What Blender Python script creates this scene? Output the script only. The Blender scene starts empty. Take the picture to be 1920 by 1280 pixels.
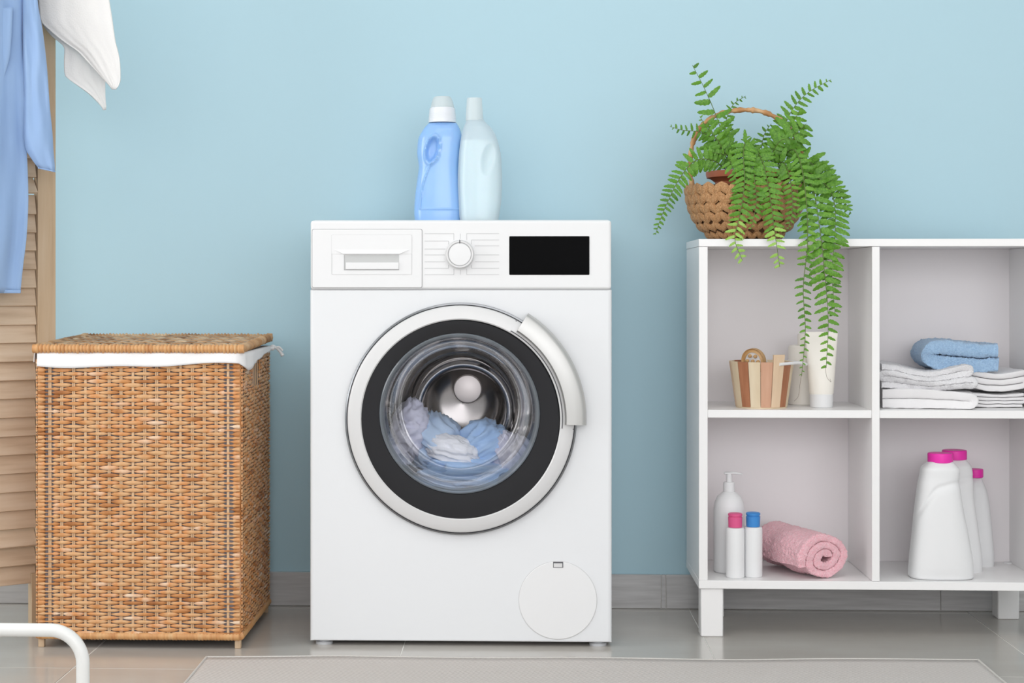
import bpy, bmesh, math, random
import numpy as np
from mathutils import Vector, Matrix, noise, Euler
random.seed(7)
PI = math.pi
SC = bpy.context.scene
C = bpy.data.collections.new('laundry_room'); SC.collection.children.link(C)

# ------------------------------------------------------------------ camera
F = 3200.0; PX0, PY0 = 846.0, 533.0; TH = 0.0415; CAM_Y = -3.80; CAM_Z = 0.717
cam = bpy.data.cameras.new('camera'); co = bpy.data.objects.new('camera', cam); C.objects.link(co)
co.location = (0, CAM_Y, CAM_Z); co.rotation_euler = (PI/2, 0, TH)
cam.sensor_width = 36; cam.lens = F/1920*36
cam.shift_x = (960-PX0)/1920; cam.shift_y = -(640-PY0)/1920
cam.clip_start = 0.05
SC.camera = co

def W(px, py, y):
    """the point of the world plane Y=y seen at a pixel of the photograph"""
    a = (px-PX0)/F; b = (PY0-py)/F
    c, s = math.cos(TH), math.sin(TH)
    dx, dy = a*c - s, a*s + c
    t = (y-CAM_Y)/dy
    return Vector((dx*t, y, CAM_Z+b*t))
def K(px, y):
    """pixels per metre at a pixel column on plane y"""
    a = (px-PX0)/F
    return F/((y-CAM_Y)/(a*math.sin(TH)+math.cos(TH)))

# ------------------------------------------------------------------ world, lights, exposure
w = bpy.data.worlds.new('World'); SC.world = w; w.use_nodes = True
bg = w.node_tree.nodes['Background']; bg.inputs[0].default_value = (0.985, 0.985, 1.0, 1); bg.inputs[1].default_value = 1.15
SC.view_settings.view_transform = 'Standard'; SC.view_settings.look = 'None'
SC.view_settings.gamma = 1; SC.view_settings.use_curve_mapping = False
SC.view_settings.exposure = -0.10
def area(name, loc, target, sx, sy, power, col):
    l = bpy.data.lights.new(name, 'AREA'); l.shape = 'RECTANGLE'; l.size = sx; l.size_y = sy
    l.energy = power; l.color = col
    o = bpy.data.objects.new(name, l); C.objects.link(o); o.location = loc
    o.rotation_euler = (Vector(target)-Vector(loc)).to_track_quat('-Z', 'Y').to_euler()
    return o
area('window_light', (-1.7, -3.6, 1.9), (0.2, 0, 0.9), 2.2, 1.5, 14, (1.0, 0.985, 0.97))
area('rear_fill_light', (0.9, -5.1, 1.45), (0.5, 0, 0.6), 3.2, 1.6, 54, (0.99, 0.99, 1.0))  # added frontal fill behind the camera, brightens the shelf interior; no known window
area('side_window_light', (-2.44, -0.85, 1.3), (0.2, -0.1, 0.9), 1.4, 1.5, 34, (1.0, 0.99, 0.98))
area('ceiling_light', (0.3, -1.6, 2.6), (0.2, -0.4, 0.6), 2.2, 1.4, 14, (1.0, 0.99, 0.98))

# ------------------------------------------------------------------ helpers
def mat(name, col, rough=0.5, metal=0.0, spec=0.5, coat=0.0, sheen=0.0, sss=0.0, bump=None, var=None, trans=0.0, alpha=None):
    m = bpy.data.materials.new(name); m.use_nodes = True; nt = m.node_tree; b = nt.nodes['Principled BSDF']
    b.inputs['Base Color'].default_value = (*col, 1); b.inputs['Roughness'].default_value = rough
    b.inputs['Metallic'].default_value = metal; b.inputs['Specular IOR Level'].default_value = spec
    b.inputs['Coat Weight'].default_value = coat; b.inputs['Sheen Weight'].default_value = sheen
    b.inputs['Transmission Weight'].default_value = trans
    if sss: b.inputs['Subsurface Weight'].default_value = sss; b.inputs['Subsurface Scale'].default_value = 0.01
    tc = nt.nodes.new('ShaderNodeTexCoord')
    def nz(scale, stretch=(1, 1, 1), detail=4, rnd=False):
        mp = nt.nodes.new('ShaderNodeMapping'); mp.inputs['Scale'].default_value = stretch
        nt.links.new(tc.outputs['Object'], mp.inputs[0])
        n = nt.nodes.new('ShaderNodeTexNoise'); n.inputs['Scale'].default_value = scale; n.inputs['Detail'].default_value = detail
        nt.links.new(mp.outputs[0], n.inputs['Vector'])
        if rnd:
            n.noise_dimensions = '4D'; oi = nt.nodes.new('ShaderNodeObjectInfo')
            mu = nt.nodes.new('ShaderNodeMath'); mu.operation = 'MULTIPLY'; mu.inputs[1].default_value = 37
            nt.links.new(oi.outputs['Random'], mu.inputs[0]); nt.links.new(mu.outputs[0], n.inputs['W'])
        return n
    if bump:   # (scale, strength, distance, stretch)
        n = nz(bump[0], bump[3] if len(bump) > 3 else (1, 1, 1))
        bp = nt.nodes.new('ShaderNodeBump'); bp.inputs['Strength'].default_value = bump[1]; bp.inputs['Distance'].default_value = bump[2]
        nt.links.new(n.outputs[0], bp.inputs['Height']); nt.links.new(bp.outputs[0], b.inputs['Normal'])
    if var:    # (scale, stretch, [(pos,col)...], rnd)
        n = nz(var[0], var[1], 6, var[3] if len(var) > 3 else False)
        cr = nt.nodes.new('ShaderNodeValToRGB')
        while len(cr.color_ramp.elements) < len(var[2]): cr.color_ramp.elements.new(0.5)
        for e, (p, c) in zip(cr.color_ramp.elements, var[2]): e.position = p; e.color = (*c, 1)
        nt.links.new(n.outputs[0], cr.inputs[0]); nt.links.new(cr.outputs[0], b.inputs['Base Color'])
    return m

def tag(o, label, cat, group=None, kind=None):
    o['label'] = label; o['category'] = cat
    if group: o['group'] = group
    if kind: o['kind'] = kind
    return o
def empty(name, loc, label, cat, rz=0, group=None):
    o = bpy.data.objects.new(name, None); C.objects.link(o); o.location = loc; o.rotation_euler = (0, 0, rz)
    o.empty_display_size = 0.05
    return tag(o, label, cat, group)

class MB:
    def __init__(s): s.v = []; s.f = []; s.m = []
    def add(s, v, f, mi=0):
        k = len(s.v); s.v += [tuple(p) for p in v]; s.f += [tuple(i+k for i in q) for q in f]; s.m += [mi]*len(f); return s
    def xf(s, M):
        s.v = [tuple(M @ Vector(p)) for p in s.v]; return s
    def mesh(s, name, mats, angle=40):
        me = bpy.data.meshes.new(name); me.from_pydata(s.v, [], s.f)
        for m in (mats if isinstance(mats, (list, tuple)) else [mats]): me.materials.append(m)
        if any(s.m): me.polygons.foreach_set('material_index', s.m)
        me.polygons.foreach_set('use_smooth', [True]*len(me.polygons))
        bm = bmesh.new(); bm.from_mesh(me); bmesh.ops.recalc_face_normals(bm, faces=bm.faces); bm.to_mesh(me); bm.free()
        me.set_sharp_from_angle(angle=math.radians(angle)); me.update()
        ar = [p.area for p in me.polygons]
        if max(ar) > 0.08*sum(ar): me['flat'] = 1
        return me
    def build(s, name, mats, parent=None, angle=40, loc=None, label=None):
        return link(name, s.mesh(name, mats, angle), parent, loc, label)
def link(name, me, parent=None, loc=None, label=None):
    o = bpy.data.objects.new(name, me); C.objects.link(o)
    if parent: o.parent = parent
    if loc is not None: o.location = loc
    if label: o['label'] = label
    if me.get('flat'):
        w_ = o.modifiers.new('weighted_normal', 'WEIGHTED_NORMAL'); w_.keep_sharp = True; w_.weight = 100
    return o

def box(x0, x1, y0, y1, z0, z1, r=0.0, seg=2):
    bm = bmesh.new(); bmesh.ops.create_cube(bm, size=1)
    for v in bm.verts: v.co = Vector(((x0+x1)/2+v.co.x*(x1-x0), (y0+y1)/2+v.co.y*(y1-y0), (z0+z1)/2+v.co.z*(z1-z0)))
    if r > 0: bmesh.ops.bevel(bm, geom=bm.edges[:], offset=r, segments=seg, affect='EDGES', profile=0.5)
    bm.verts.index_update()
    v = [tuple(q.co) for q in bm.verts]; f = [[q.index for q in p.verts] for p in bm.faces]; bm.free()
    return v, f
def loft(rings, cap=True, closed=True):
    n = len(rings[0]); v = []; f = []
    for r in rings: v += [tuple(p) for p in r]
    for i in range(len(rings)-1):
        for j in range(n if closed else n-1):
            a = i*n+j; b = i*n+(j+1) % n
            f.append((a, b, b+n, a+n))
    if cap and closed:
        f.append(tuple(range(n))[::-1]); f.append(tuple(range((len(rings)-1)*n, len(rings)*n)))
    return v, f
def lathe(prof, n=32, axis='z', c=(0, 0, 0), cap=True):
    rings = []
    for r, h in prof:
        r = max(r, 1e-5); ring = []
        for k in range(n):
            a = 2*PI*k/n
            if axis == 'z': ring.append((c[0]+r*math.cos(a), c[1]+r*math.sin(a), c[2]+h))
            elif axis == 'y': ring.append((c[0]+r*math.cos(a), c[1]+h, c[2]+r*math.sin(a)))
            else: ring.append((c[0]+h, c[1]+r*math.cos(a), c[2]+r*math.sin(a)))
        rings.append(ring)
    return loft(rings, cap)
def frames(pts):
    pts = [Vector(p) for p in pts]; T = []
    for i in range(len(pts)):
        a = pts[max(i-1, 0)]; b = pts[min(i+1, len(pts)-1)]; t = (b-a); T.append(t.normalized() if t.length > 1e-9 else Vector((1, 0, 0)))
    up = Vector((0, 0, 1)) if abs(T[0].z) < 0.9 else Vector((0, 1, 0))
    N = []; n = (up - T[0]*up.dot(T[0])).normalized()
    for t in T:
        n = (n - t*n.dot(t)); n = n.normalized() if n.length > 1e-6 else Vector((0, 0, 1)); N.append(n)
    return pts, T, N
def tube(pts, r, n=8, r2=None, cap=True):
    pts, T, N = frames(pts); rings = []
    for i, (p, t, nn) in enumerate(zip(pts, T, N)):
        b = t.cross(nn); ra = r[i] if hasattr(r, '__len__') else r
        rb = ra if r2 is None else (r2[i] if hasattr(r2, '__len__') else r2)
        rings.append([p + nn*(ra*math.cos(2*PI*k/n)) + b*(rb*math.sin(2*PI*k/n)) for k in range(n)])
    return loft(rings, cap)
def smooth_pts(P, n):
    """Catmull-Rom through points, n samples"""
    P = [np.array(p, float) for p in P]; Q = [2*P[0]-P[1]]+P+[2*P[-1]-P[-2]]; out = []
    m = len(P)-1
    for k in range(n):
        u = k/(n-1)*m; i = min(int(u), m-1); t = u-i; a, b, c, d = Q[i:i+4]
        out.append(0.5*((2*b)+(-a+c)*t+(2*a-5*b+4*c-d)*t*t+(-a+3*b-3*c+d)*t**3))
    return out
def resample(P, step=None, n=None):
    P = [Vector(p) for p in P]; d = [0]
    for a, b in zip(P, P[1:]): d.append(d[-1]+(b-a).length)
    L = d[-1]; n = n or max(2, int(round(L/step))+1); out = []; i = 0
    for k in range(n):
        s = L*k/(n-1)
        while i < len(P)-2 and d[i+1] < s: i += 1
        out.append(P[i].lerp(P[i+1], (s-d[i])/max(d[i+1]-d[i], 1e-9)))
    return out, L
def ell(cx, cy, rx, ry, z, n=40, e=2.0):
    o = []
    for k in range(n):
        a = 2*PI*k/n; c, s = math.cos(a), math.sin(a)
        o.append((cx+rx*math.copysign(abs(c)**(2/e), c), cy+ry*math.copysign(abs(s)**(2/e), s), z))
    return o
def interp_sections(S, m):
    """S rows (z, ...params); dense smooth rows"""
    A = np.array(S, float); t = A[:, 0]; out = []
    d = np.diff(A, axis=0)/np.diff(t)[:, None]
    mm = np.zeros_like(A); mm[0] = d[0]; mm[-1] = d[-1]
    for i in range(1, len(A)-1):
        for j in range(A.shape[1]):
            mm[i, j] = 0 if d[i-1, j]*d[i, j] <= 0 else 2*d[i-1, j]*d[i, j]/(d[i-1, j]+d[i, j])
    for z in np.linspace(t[0], t[-1], m):
        i = min(max(np.searchsorted(t, z)-1, 0), len(t)-2); h = t[i+1]-t[i]; u = (z-t[i])/h
        r = (2*u**3-3*u**2+1)*A[i]+(u**3-2*u**2+u)*h*mm[i]+(-2*u**3+3*u**2)*A[i+1]+(u**3-u**2)*h*mm[i+1]; r[0] = z; out.append(r)
    return out
def grid(fn, nu, nv):
    v = [tuple(fn(i/(nu-1), j/(nv-1))) for j in range(nv) for i in range(nu)]
    f = [(j*nu+i, j*nu+i+1, (j+1)*nu+i+1, (j+1)*nu+i) for j in range(nv-1) for i in range(nu-1)]
    return v, f
def solid(o, t, offset=0):
    m = o.modifiers.new('solidify', 'SOLIDIFY'); m.thickness = t; m.offset = offset; return o
def ribbon(path, th, depth, deform=None, nd=14, fray=0.0, seed=0, pile=0.0):
    if pile:
        path = [(p.x, p.y) for p in resample([Vector((a, b, 0)) for a, b in path], step=0.0026)[0]]; nd = int(depth/0.0026)
    """a thick cloth strip: 2D path (x,z) swept along y from 0 to depth"""
    P = [Vector((p[0], 0, p[1])) for p in path]; rings = []
    off = []
    for i in range(len(P)):
        t = (P[min(i+1, len(P)-1)]-P[max(i-1, 0)]).normalized(); off.append(Vector((-t.z, 0, t.x)))
    def profile(s_): return [P[i]+off[i]*th/2*s_ for i in range(len(P))]+[P[i]-off[i]*th/2*s_ for i in reversed(range(len(P)))]
    prof = profile(1)
    off_all = off+[-o_ for o_ in reversed(off)]; rings = []
    for k in range(nd+1):
        y = depth*k/nd; ring = []
        e = min(k, nd-k)
        for i, p in enumerate(profile((.5, .86, .97)[e]) if e < 3 and pile else prof):
            q = Vector((p.x, y, p.z))
            if e == 0:   # round the cut edge a little
                q.y += (0.0015 if k == 0 else -0.0015)
            if fray: q.y += fray*noise.noise(Vector((p.x*60, p.z*60, seed+k*0.2)))*(1 if e < 2 else 0.3)
            if pile:
                d = noise.noise_vector(Vector((p.x*330+seed, y*330, p.z*330)))*pile; q = q+off_all[i]*abs(d.x)*1.6+Vector((d.y*.5, d.z*.5, 0))
            if deform: q = Vector(deform(q))
            ring.append(q)
        rings.append(ring)
    n = len(prof); v, f = loft(rings, cap=False)
    h = len(P)
    for base in (0, nd*n):
        for i in range(h-1): f.append((base+i, base+i+1, base+n-2-i, base+n-1-i))
    return v, f

# ------------------------------------------------------------------ materials
M = {}
M['wall'] = mat('wall_paint', (0.445, 0.64, 0.725), 0.55, spec=0.25, bump=(140, 0.08, 0.001))
M['white_wall'] = mat('ceiling_paint', (0.85, 0.85, 0.84), 0.7)
M['tile'] = mat('porcelain_tile', (0.4, 0.39, 0.37), 0.16, spec=0.45, var=(3.0, (1, 2.2, 1), [(0.3, (0.47, 0.44, 0.405)), (0.7, (0.55, 0.525, 0.49))], True), bump=(90, 0.04, 0.0006))
M['grout'] = mat('grout', (0.80, 0.79, 0.76), 0.9)
M['skirting'] = mat('skirting_tile', (0.4, 0.4, 0.4), 0.4, var=(9, (1, 1, 14), [(0.3, (0.44, 0.43, 0.43)), (0.7, (0.58, 0.57, 0.57))], True))
M['enamel'] = mat('white_enamel', (0.79, 0.805, 0.825), 0.5, spec=0.3)
M['plastic'] = mat('white_plastic', (0.81, 0.815, 0.825), 0.42, spec=0.3)
M['plastic_warm'] = mat('warm_white_plastic', (0.92, 0.885, 0.82), 0.38, spec=0.4)
M['grey_line'] = mat('grey_print', (0.42, 0.42, 0.43), 0.5)
M['pale_line'] = mat('pale_print', (0.50, 0.50, 0.51), 0.5)
M['seam'] = mat('dark_seam', (0.10, 0.10, 0.11), 0.6)
M['black_glass'] = mat('black_glass', (0.0012, 0.0012, 0.0015), 0.12, spec=0.02)
M['smoked'] = mat('smoked_door_glass', (0.014, 0.014, 0.016), 0.08, spec=0.28)
M['silver'] = mat('brushed_silver', (0.55, 0.55, 0.54), 0.40, metal=0.6, bump=(60, 0.05, 0.0004, (1, 1, 18)))
M['pale_silver'] = mat('pale_silver', (0.70, 0.70, 0.705), 0.42, metal=0.12, spec=0.3)
M['chrome'] = mat('dark_chrome', (0.32, 0.33, 0.35), 0.22, metal=1)
M['steel'] = mat('drum_steel', (0.30, 0.28, 0.27), 0.22, metal=1.0)
M['steel_disc'] = mat('drum_cap', (0.97, 0.89, 0.86), 0.5, metal=0.85)
M['rubber'] = mat('grey_rubber', (0.16, 0.17, 0.18), 0.5)
M['foot'] = mat('foot_plastic', (0.50, 0.51, 0.53), 0.5)
M['board'] = mat('white_laminate', (0.89, 0.885, 0.885), 0.32, spec=0.4)
M['backboard'] = mat('back_board', (0.90, 0.865, 0.88), 0.6)
M['leaf'] = mat('fern_leaf', (0.08, 0.25, 0.03), 0.42, spec=0.35, var=(14, (1, 1, 1), [(0.25, (0.042, 0.15, 0.012)), (0.55, (0.11, 0.285, 0.02)), (0.8, (0.22, 0.43, 0.05))], True))
M['leaf_young'] = mat('fern_leaf_young', (0.30, 0.52, 0.10), 0.45, spec=0.3)
M['stem'] = mat('fern_stem', (0.10, 0.16, 0.03), 0.5)
M['root'] = mat('fern_root', (0.10, 0.05, 0.02), 0.6)
M['terracotta'] = mat('terracotta_plastic', (0.44, 0.125, 0.055), 0.5, bump=(80, 0.1, 0.001))
M['soil'] = mat('soil', (0.03, 0.02, 0.015), 0.95, bump=(90, 1, 0.004))
WR = [(0.33, (0.34, 0.125, 0.035)), (0.42, (0.57, 0.25, 0.083)), (0.50, (0.67, 0.40, 0.20)), (0.57, (0.65, 0.28, 0.095)), (0.67, (0.80, 0.60, 0.43))]
M['wicker'] = mat('wicker_strand', (0.6, 0.33, 0.13), 0.42, spec=0.4, var=(11, (1, 1, 1), WR, True), bump=(260, 0.25, 0.001, (0.15, 0.15, 1)))
M['wicker_mass'] = mat('wicker_mass', (0.5, 0.27, 0.10), 0.5, var=(90, (0.2, 0.2, 1), WR))
M['wicker_lid'] = mat('wicker_lid', (0.5, 0.3, 0.15), 0.5, var=(16, (1, 1, 1), [(0.34, (0.22, 0.10, 0.035)), (0.5, (0.50, 0.29, 0.14)), (0.64, (0.66, 0.48, 0.30))], True), bump=(260, 0.3, 0.001, (0.2, 1, 1)))
M['stake'] = mat('wicker_stake', (0.66, 0.44, 0.26), 0.5)
M['rim'] = mat('wicker_rim', (0.58, 0.30, 0.11), 0.45, var=(70, (1, 0.1, 0.1), [(0.3, (0.50, 0.22, 0.075)), (0.55, (0.66, 0.36, 0.15)), (0.8, (0.62, 0.42, 0.22))]))
M['liner'] = mat('cotton_liner', (0.86, 0.86, 0.87), 0.9, sheen=0.2, bump=(300, 0.2, 0.0006))
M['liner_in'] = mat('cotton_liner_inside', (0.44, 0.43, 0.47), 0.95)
M['hyacinth'] = mat('water_hyacinth', (0.5, 0.27, 0.11), 0.55, var=(22, (1, 1, 1), [(0.32, (0.23, 0.09, 0.03)), (0.5, (0.50, 0.25, 0.095)), (0.66, (0.70, 0.46, 0.25))], True), bump=(160, 0.5, 0.0015, (2, 2, 0.3)))
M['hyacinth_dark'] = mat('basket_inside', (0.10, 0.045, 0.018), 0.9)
M['screen_wood'] = mat('washed_wood', (0.5, 0.38, 0.27), 0.6, spec=0.25, var=(7, (0.8, 6, 9), [(0.25, (0.47, 0.33, 0.225)), (0.5, (0.62, 0.475, 0.345)), (0.8, (0.70, 0.57, 0.445))], True), bump=(40, 0.15, 0.001, (0.5, 6, 9)))
M['screen_post'] = mat('washed_wood_upright', (0.5, 0.38, 0.27), 0.6, spec=0.25, var=(9, (7, 7, 0.5), [(0.25, (0.45, 0.31, 0.19)), (0.5, (0.57, 0.42, 0.28)), (0.8, (0.63, 0.49, 0.35))], True), bump=(40, 0.15, 0.001, (6, 6, 0.5)))
M['shirt'] = mat('blue_cotton', (0.30, 0.46, 0.76), 0.85, sheen=0.2, bump=(500, 0.15, 0.0005), var=(6, (3, 3, 1), [(0.2, (0.265, 0.405, 0.66)), (0.8, (0.32, 0.47, 0.72))]))
M['terry_white'] = mat('white_terry', (0.83, 0.825, 0.85), 0.95, sheen=0.35, bump=(520, 0.85, 0.0028))
M['cloth_white'] = mat('white_cloth', (0.83, 0.82, 0.83), 0.95, sheen=0.25, bump=(420, 0.25, 0.0008))
M['waffle'] = mat('white_waffle_towel', (0.83, 0.82, 0.81), 0.95, sheen=0.25, bump=(330, 0.45, 0.0015))
M['terry_blue'] = mat('blue_terry', (0.32, 0.52, 0.76), 0.95, sheen=0.35, bump=(480, 0.95, 0.0032), var=(260, (1, 1, 1), [(0.3, (0.31, 0.49, 0.74)), (0.7, (0.45, 0.65, 0.88))]))
M['terry_pink'] = mat('pink_terry', (0.86, 0.50, 0.545), 0.95, sheen=0.35, bump=(480, 0.95, 0.0032), var=(260, (1, 1, 1), [(0.3, (0.96, 0.47, 0.545)), (0.7, (1.0, 0.64, 0.70))]))
M['rug'] = mat('woven_rug', (0.45, 0.41, 0.385), 0.95)
M['rug_hem'] = mat('rug_hem', (0.60, 0.575, 0.545), 0.95, bump=(300, 0.6, 0.002))
M['white_metal'] = mat('white_powder_coat', (0.84, 0.845, 0.83), 0.3, spec=0.45)
M['magenta'] = mat('magenta_cap', (0.86, 0.028, 0.42), 0.35)
M['pink_cap'] = mat('pink_cap', (0.74, 0.10, 0.27), 0.4)
M['blue_cap'] = mat('blue_cap', (0.045, 0.26, 0.66), 0.4)
M['pouch'] = mat('blue_bottle', (0.29, 0.51, 0.87), 0.22, spec=0.6, sss=0.15)
M['wood_pale'] = mat('pale_wood', (0.72, 0.53, 0.36), 0.5, var=(18, (3, 3, 0.4), [(0.3, (0.70, 0.50, 0.33)), (0.7, (0.79, 0.61, 0.43))], True))
M['wood_cream'] = mat('cream_wood', (0.74, 0.60, 0.42), 0.5, var=(18, (3, 3, 0.4), [(0.3, (0.70, 0.56, 0.38)), (0.7, (0.79, 0.67, 0.49))], True))
M['wood_brown'] = mat('brown_wood', (0.40, 0.16, 0.075), 0.5, var=(30, (3, 3, 0.3), [(0.3, (0.34, 0.125, 0.055)), (0.7, (0.47, 0.20, 0.10))], True))
M['wood_pink'] = mat('pinkish_wood', (0.62, 0.34, 0.22), 0.5, var=(24, (3, 3, 0.3), [(0.3, (0.56, 0.30, 0.19)), (0.7, (0.68, 0.40, 0.27))], True))
M['wood_honey'] = mat('honey_wood', (0.62, 0.38, 0.17), 0.45)

# rug: fine diagonal weave
def rug_nodes(m):
    nt = m.node_tree; b = nt.nodes['Principled BSDF']; tc = nt.nodes.new('ShaderNodeTexCoord')
    w1 = nt.nodes.new('ShaderNodeTexWave'); w1.inputs['Scale'].default_value = 62; w1.bands_direction = 'DIAGONAL'; w1.inputs['Distortion'].default_value = 1.2
    nt.links.new(tc.outputs['Object'], w1.inputs[0])
    cr = nt.nodes.new('ShaderNodeValToRGB'); cr.color_ramp.elements[0].color = (0.52, 0.475, 0.45, 1); cr.color_ramp.elements[1].color = (0.64, 0.60, 0.575, 1)
    nt.links.new(w1.outputs[0], cr.inputs[0]); nt.links.new(cr.outputs[0], b.inputs['Base Color'])
    bp = nt.nodes.new('ShaderNodeBump'); bp.inputs['Distance'].default_value = 0.001; bp.inputs['Strength'].default_value = 0.5
    nt.links.new(w1.outputs[0], bp.inputs['Height']); nt.links.new(bp.outputs[0], b.inputs['Normal'])
rug_nodes(M['rug'])
# thin clear glass: clear film with real Fresnel reflection
def thin_glass(name, tint, refl=1.0, milk=0.0):
    m = bpy.data.materials.new(name); m.use_nodes = True; nt = m.node_tree; nt.nodes.remove(nt.nodes['Principled BSDF'])
    out = nt.nodes['Material Output']; tr = nt.nodes.new('ShaderNodeBsdfTransparent'); tr.inputs[0].default_value = (*tint, 1)
    gl = nt.nodes.new('ShaderNodeBsdfGlossy'); gl.inputs['Roughness'].default_value = 0.04
    fr = nt.nodes.new('ShaderNodeFresnel'); fr.inputs[0].default_value = 1.5
    mx = nt.nodes.new('ShaderNodeMixShader'); mu = nt.nodes.new('ShaderNodeMath'); mu.operation = 'MULTIPLY'; mu.inputs[1].default_value = refl; mu.use_clamp = True
    nt.links.new(fr.outputs[0], mu.inputs[0]); nt.links.new(mu.outputs[0], mx.inputs[0])
    nt.links.new(tr.outputs[0], mx.inputs[1]); nt.links.new(gl.outputs[0], mx.inputs[2])
    last = mx
    if milk:
        df = nt.nodes.new('ShaderNodeBsdfPrincipled'); df.inputs['Base Color'].default_value = (*tint, 1); df.inputs['Roughness'].default_value = 0.35
        tl = nt.nodes.new('ShaderNodeBsdfTranslucent'); tl.inputs[0].default_value = (*tint, 1)
        m2 = nt.nodes.new('ShaderNodeMixShader'); m2.inputs[0].default_value = 0.45
        nt.links.new(df.outputs[0], m2.inputs[1]); nt.links.new(tl.outputs[0], m2.inputs[2])
        m3 = nt.nodes.new('ShaderNodeMixShader'); m3.inputs[0].default_value = milk
        nt.links.new(mx.outputs[0], m3.inputs[1]); nt.links.new(m2.outputs[0], m3.inputs[2]); last = m3
    nt.links.new(last.outputs[0], out.inputs[0]); return m
M['glass'] = thin_glass('clear_glass', (0.95, 0.96, 0.98), 0.45)
M['glass_lip'] = thin_glass('thick_glass_edge', (0.50, 0.56, 0.62), 1.3, 0.45)
M['frost'] = thin_glass('frosted_bottle', (0.92, 0.975, 1.0), 0.8, 0.62)
M['frost_cap'] = thin_glass('frosted_cap', (0.90, 0.95, 0.96), 0.8, 0.85)
M['liquid'] = mat('pale_liquid', (0.76, 0.92, 0.97), 0.3, sss=0.2)

# ------------------------------------------------------------------ the room
def struct(o): o['kind'] = 'structure'; return o
XL, XR, YF, ZC = -2.5, 2.6, -5.2, 2.65
struct(MB().add(*box(XL, XR, 0, 0.1, 0, ZC)).build('wall_back', M['wall']))
struct(MB().add(*box(XL-0.1, XL, YF, 0.1, 0, ZC)).build('wall_left', M['white_wall']))
struct(MB().add(*box(XR, XR+0.1, YF, 0.1, 0, ZC)).build('wall_right', M['white_wall']))
struct(MB().add(*box(XL, XR, YF, 0.1, ZC, ZC+0.1)).build('ceiling', M['white_wall']))
floor = struct(MB().add(*box(XL, XR, YF, 0.1, -0.06, -0.0009)).build('floor', M['grout']))
g = W(757, 1210, -0.41)
TX0 = W(757, 1210, 0).x; 
# joint lines run towards the wall; tile pitch 0.604
def floor_at(px, py):
    a = (px-PX0)/F; b = (PY0-py)/F; c, s = math.cos(TH), math.sin(TH); t = -CAM_Z/b
    return Vector(((a*c-s)*t, CAM_Y+(a*s+c)*t, 0))
jx = floor_at(756, 1212).x; jy = floor_at(230, 1253).y; TP = 0.604
v, f = box(-TP/2+0.001, TP/2-0.001, -TP/2+0.001, TP/2-0.001, -0.010, 0, 0.0007, 1)
tile_me = MB().add(v, f).mesh('tile', M['tile'])
ix0 = int(math.floor((XL-jx)/TP)); ix1 = int(math.ceil((XR-jx)/TP))
for i in range(ix0, ix1):
    for j in range(-8, 1):
        yc = jy+TP*(j+0.5)
        xa, xb = max(jx+TP*i, XL), min(jx+TP*(i+1), XR); ya, yb = max(jy+TP*j, YF), min(jy+TP*(j+1), 0)
        if xb-xa < 0.02 or yb-ya < 0.02: continue
        if xb-xa > TP-0.01 and yb-ya > TP-0.01:
            link('tile', tile_me, floor, (jx+TP*(i+0.5), yc, 0))
        else:
            MB().add(*box(-(xb-xa)/2+0.001, (xb-xa)/2-0.001, -(yb-ya)/2+0.001, (yb-ya)/2-0.001, -0.010, 0, 0.0007, 1)).build('tile', M['tile'], floor, loc=((xa+xb)/2, (ya+yb)/2, 0))
# strip against the wall when the last joint stops short of it
yb0 = jy+TP
if yb0 < -0.02:
    for i in range(ix0, ix1):
        xa, xb = max(jx+TP*i, XL), min(jx+TP*(i+1), XR)
        if xb-xa > 0.02: MB().add(*box(-(xb-xa)/2+0.001, (xb-xa)/2-0.001, yb0/2+0.0006, -yb0/2-0.001, -0.010, 0)).build('tile', M['tile'], floor, loc=((xa+xb)/2, yb0/2, 0))
bz = W(900, 1075, -0.012).z
base = struct(MB().add(*box(XL, XR, -0.008, 0, 0, bz-0.001)).build('baseboard_back', M['grout']))
bj = W(1240, 1100, -0.012).x; bj2 = W(1249, 1100, -0.012).x
edges = [bj-0.6*3, bj-0.6*2, bj-0.6, bj]
prs = [(XL, bj-1.8)]+list(zip(edges, edges[1:]))+[(bj, bj2), (bj2, bj2+0.6), (bj2+0.6, bj2+1.2), (bj2+1.2, XR)]
for a, b in prs:
    if b-a > 0.005: MB().add(*box(-(b-a)/2+0.0008, (b-a)/2-0.0008, -0.012, -0.002, 0.001, bz, 0.0008, 1)).build('tile', M['skirting'], base, loc=((a+b)/2, 0, 0))

# ------------------------------------------------------------------ washing machine
wp = W(863.5, 1212, -0.417); wp.z = 0
wm = empty('washing_machine', wp, 'white front-loading washing machine with round porthole door and black display', 'washing machine', 0.012)
KW = 947.0
def wl(px, py): return ((px-863.5)/KW, (1212.3-py)/KW)
HW = 0.2995; ZB = 0.0085; ZS = wl(0, 544)[1]; ZT = wl(0, 413)[1]; WD = 0.385
dcx, dcz = wl(864, 785); HR = 0.2285
def rect_dir(a, cx, cz, x0, x1, z0, z1):
    c, s = math.cos(a), math.sin(a); t = 1e9
    if c > 1e-9: t = min(t, (x1-cx)/c)
    if c < -1e-9: t = min(t, (x0-cx)/c)
    if s > 1e-9: t = min(t, (z1-cz)/s)
    if s < -1e-9: t = min(t, (z0-cz)/s)
    return cx+c*t, cz+s*t
angs = sorted([2*PI*k/128 for k in range(128)]+[math.atan2(z-dcz, x-dcx) % (2*PI) for x in (-HW+.007, HW-.007) for z in (ZB+.004, ZS-.001)])
rings = []
rings.append([(dcx+HR*math.cos(a), 0.03, dcz+HR*math.sin(a)) for a in angs])
rings.append([(dcx+HR*math.cos(a), 0.0015, dcz+HR*math.sin(a)) for a in angs])
rings.append([(dcx+(HR+.0015)*math.cos(a), 0.0, dcz+(HR+.0015)*math.sin(a)) for a in angs])
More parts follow.
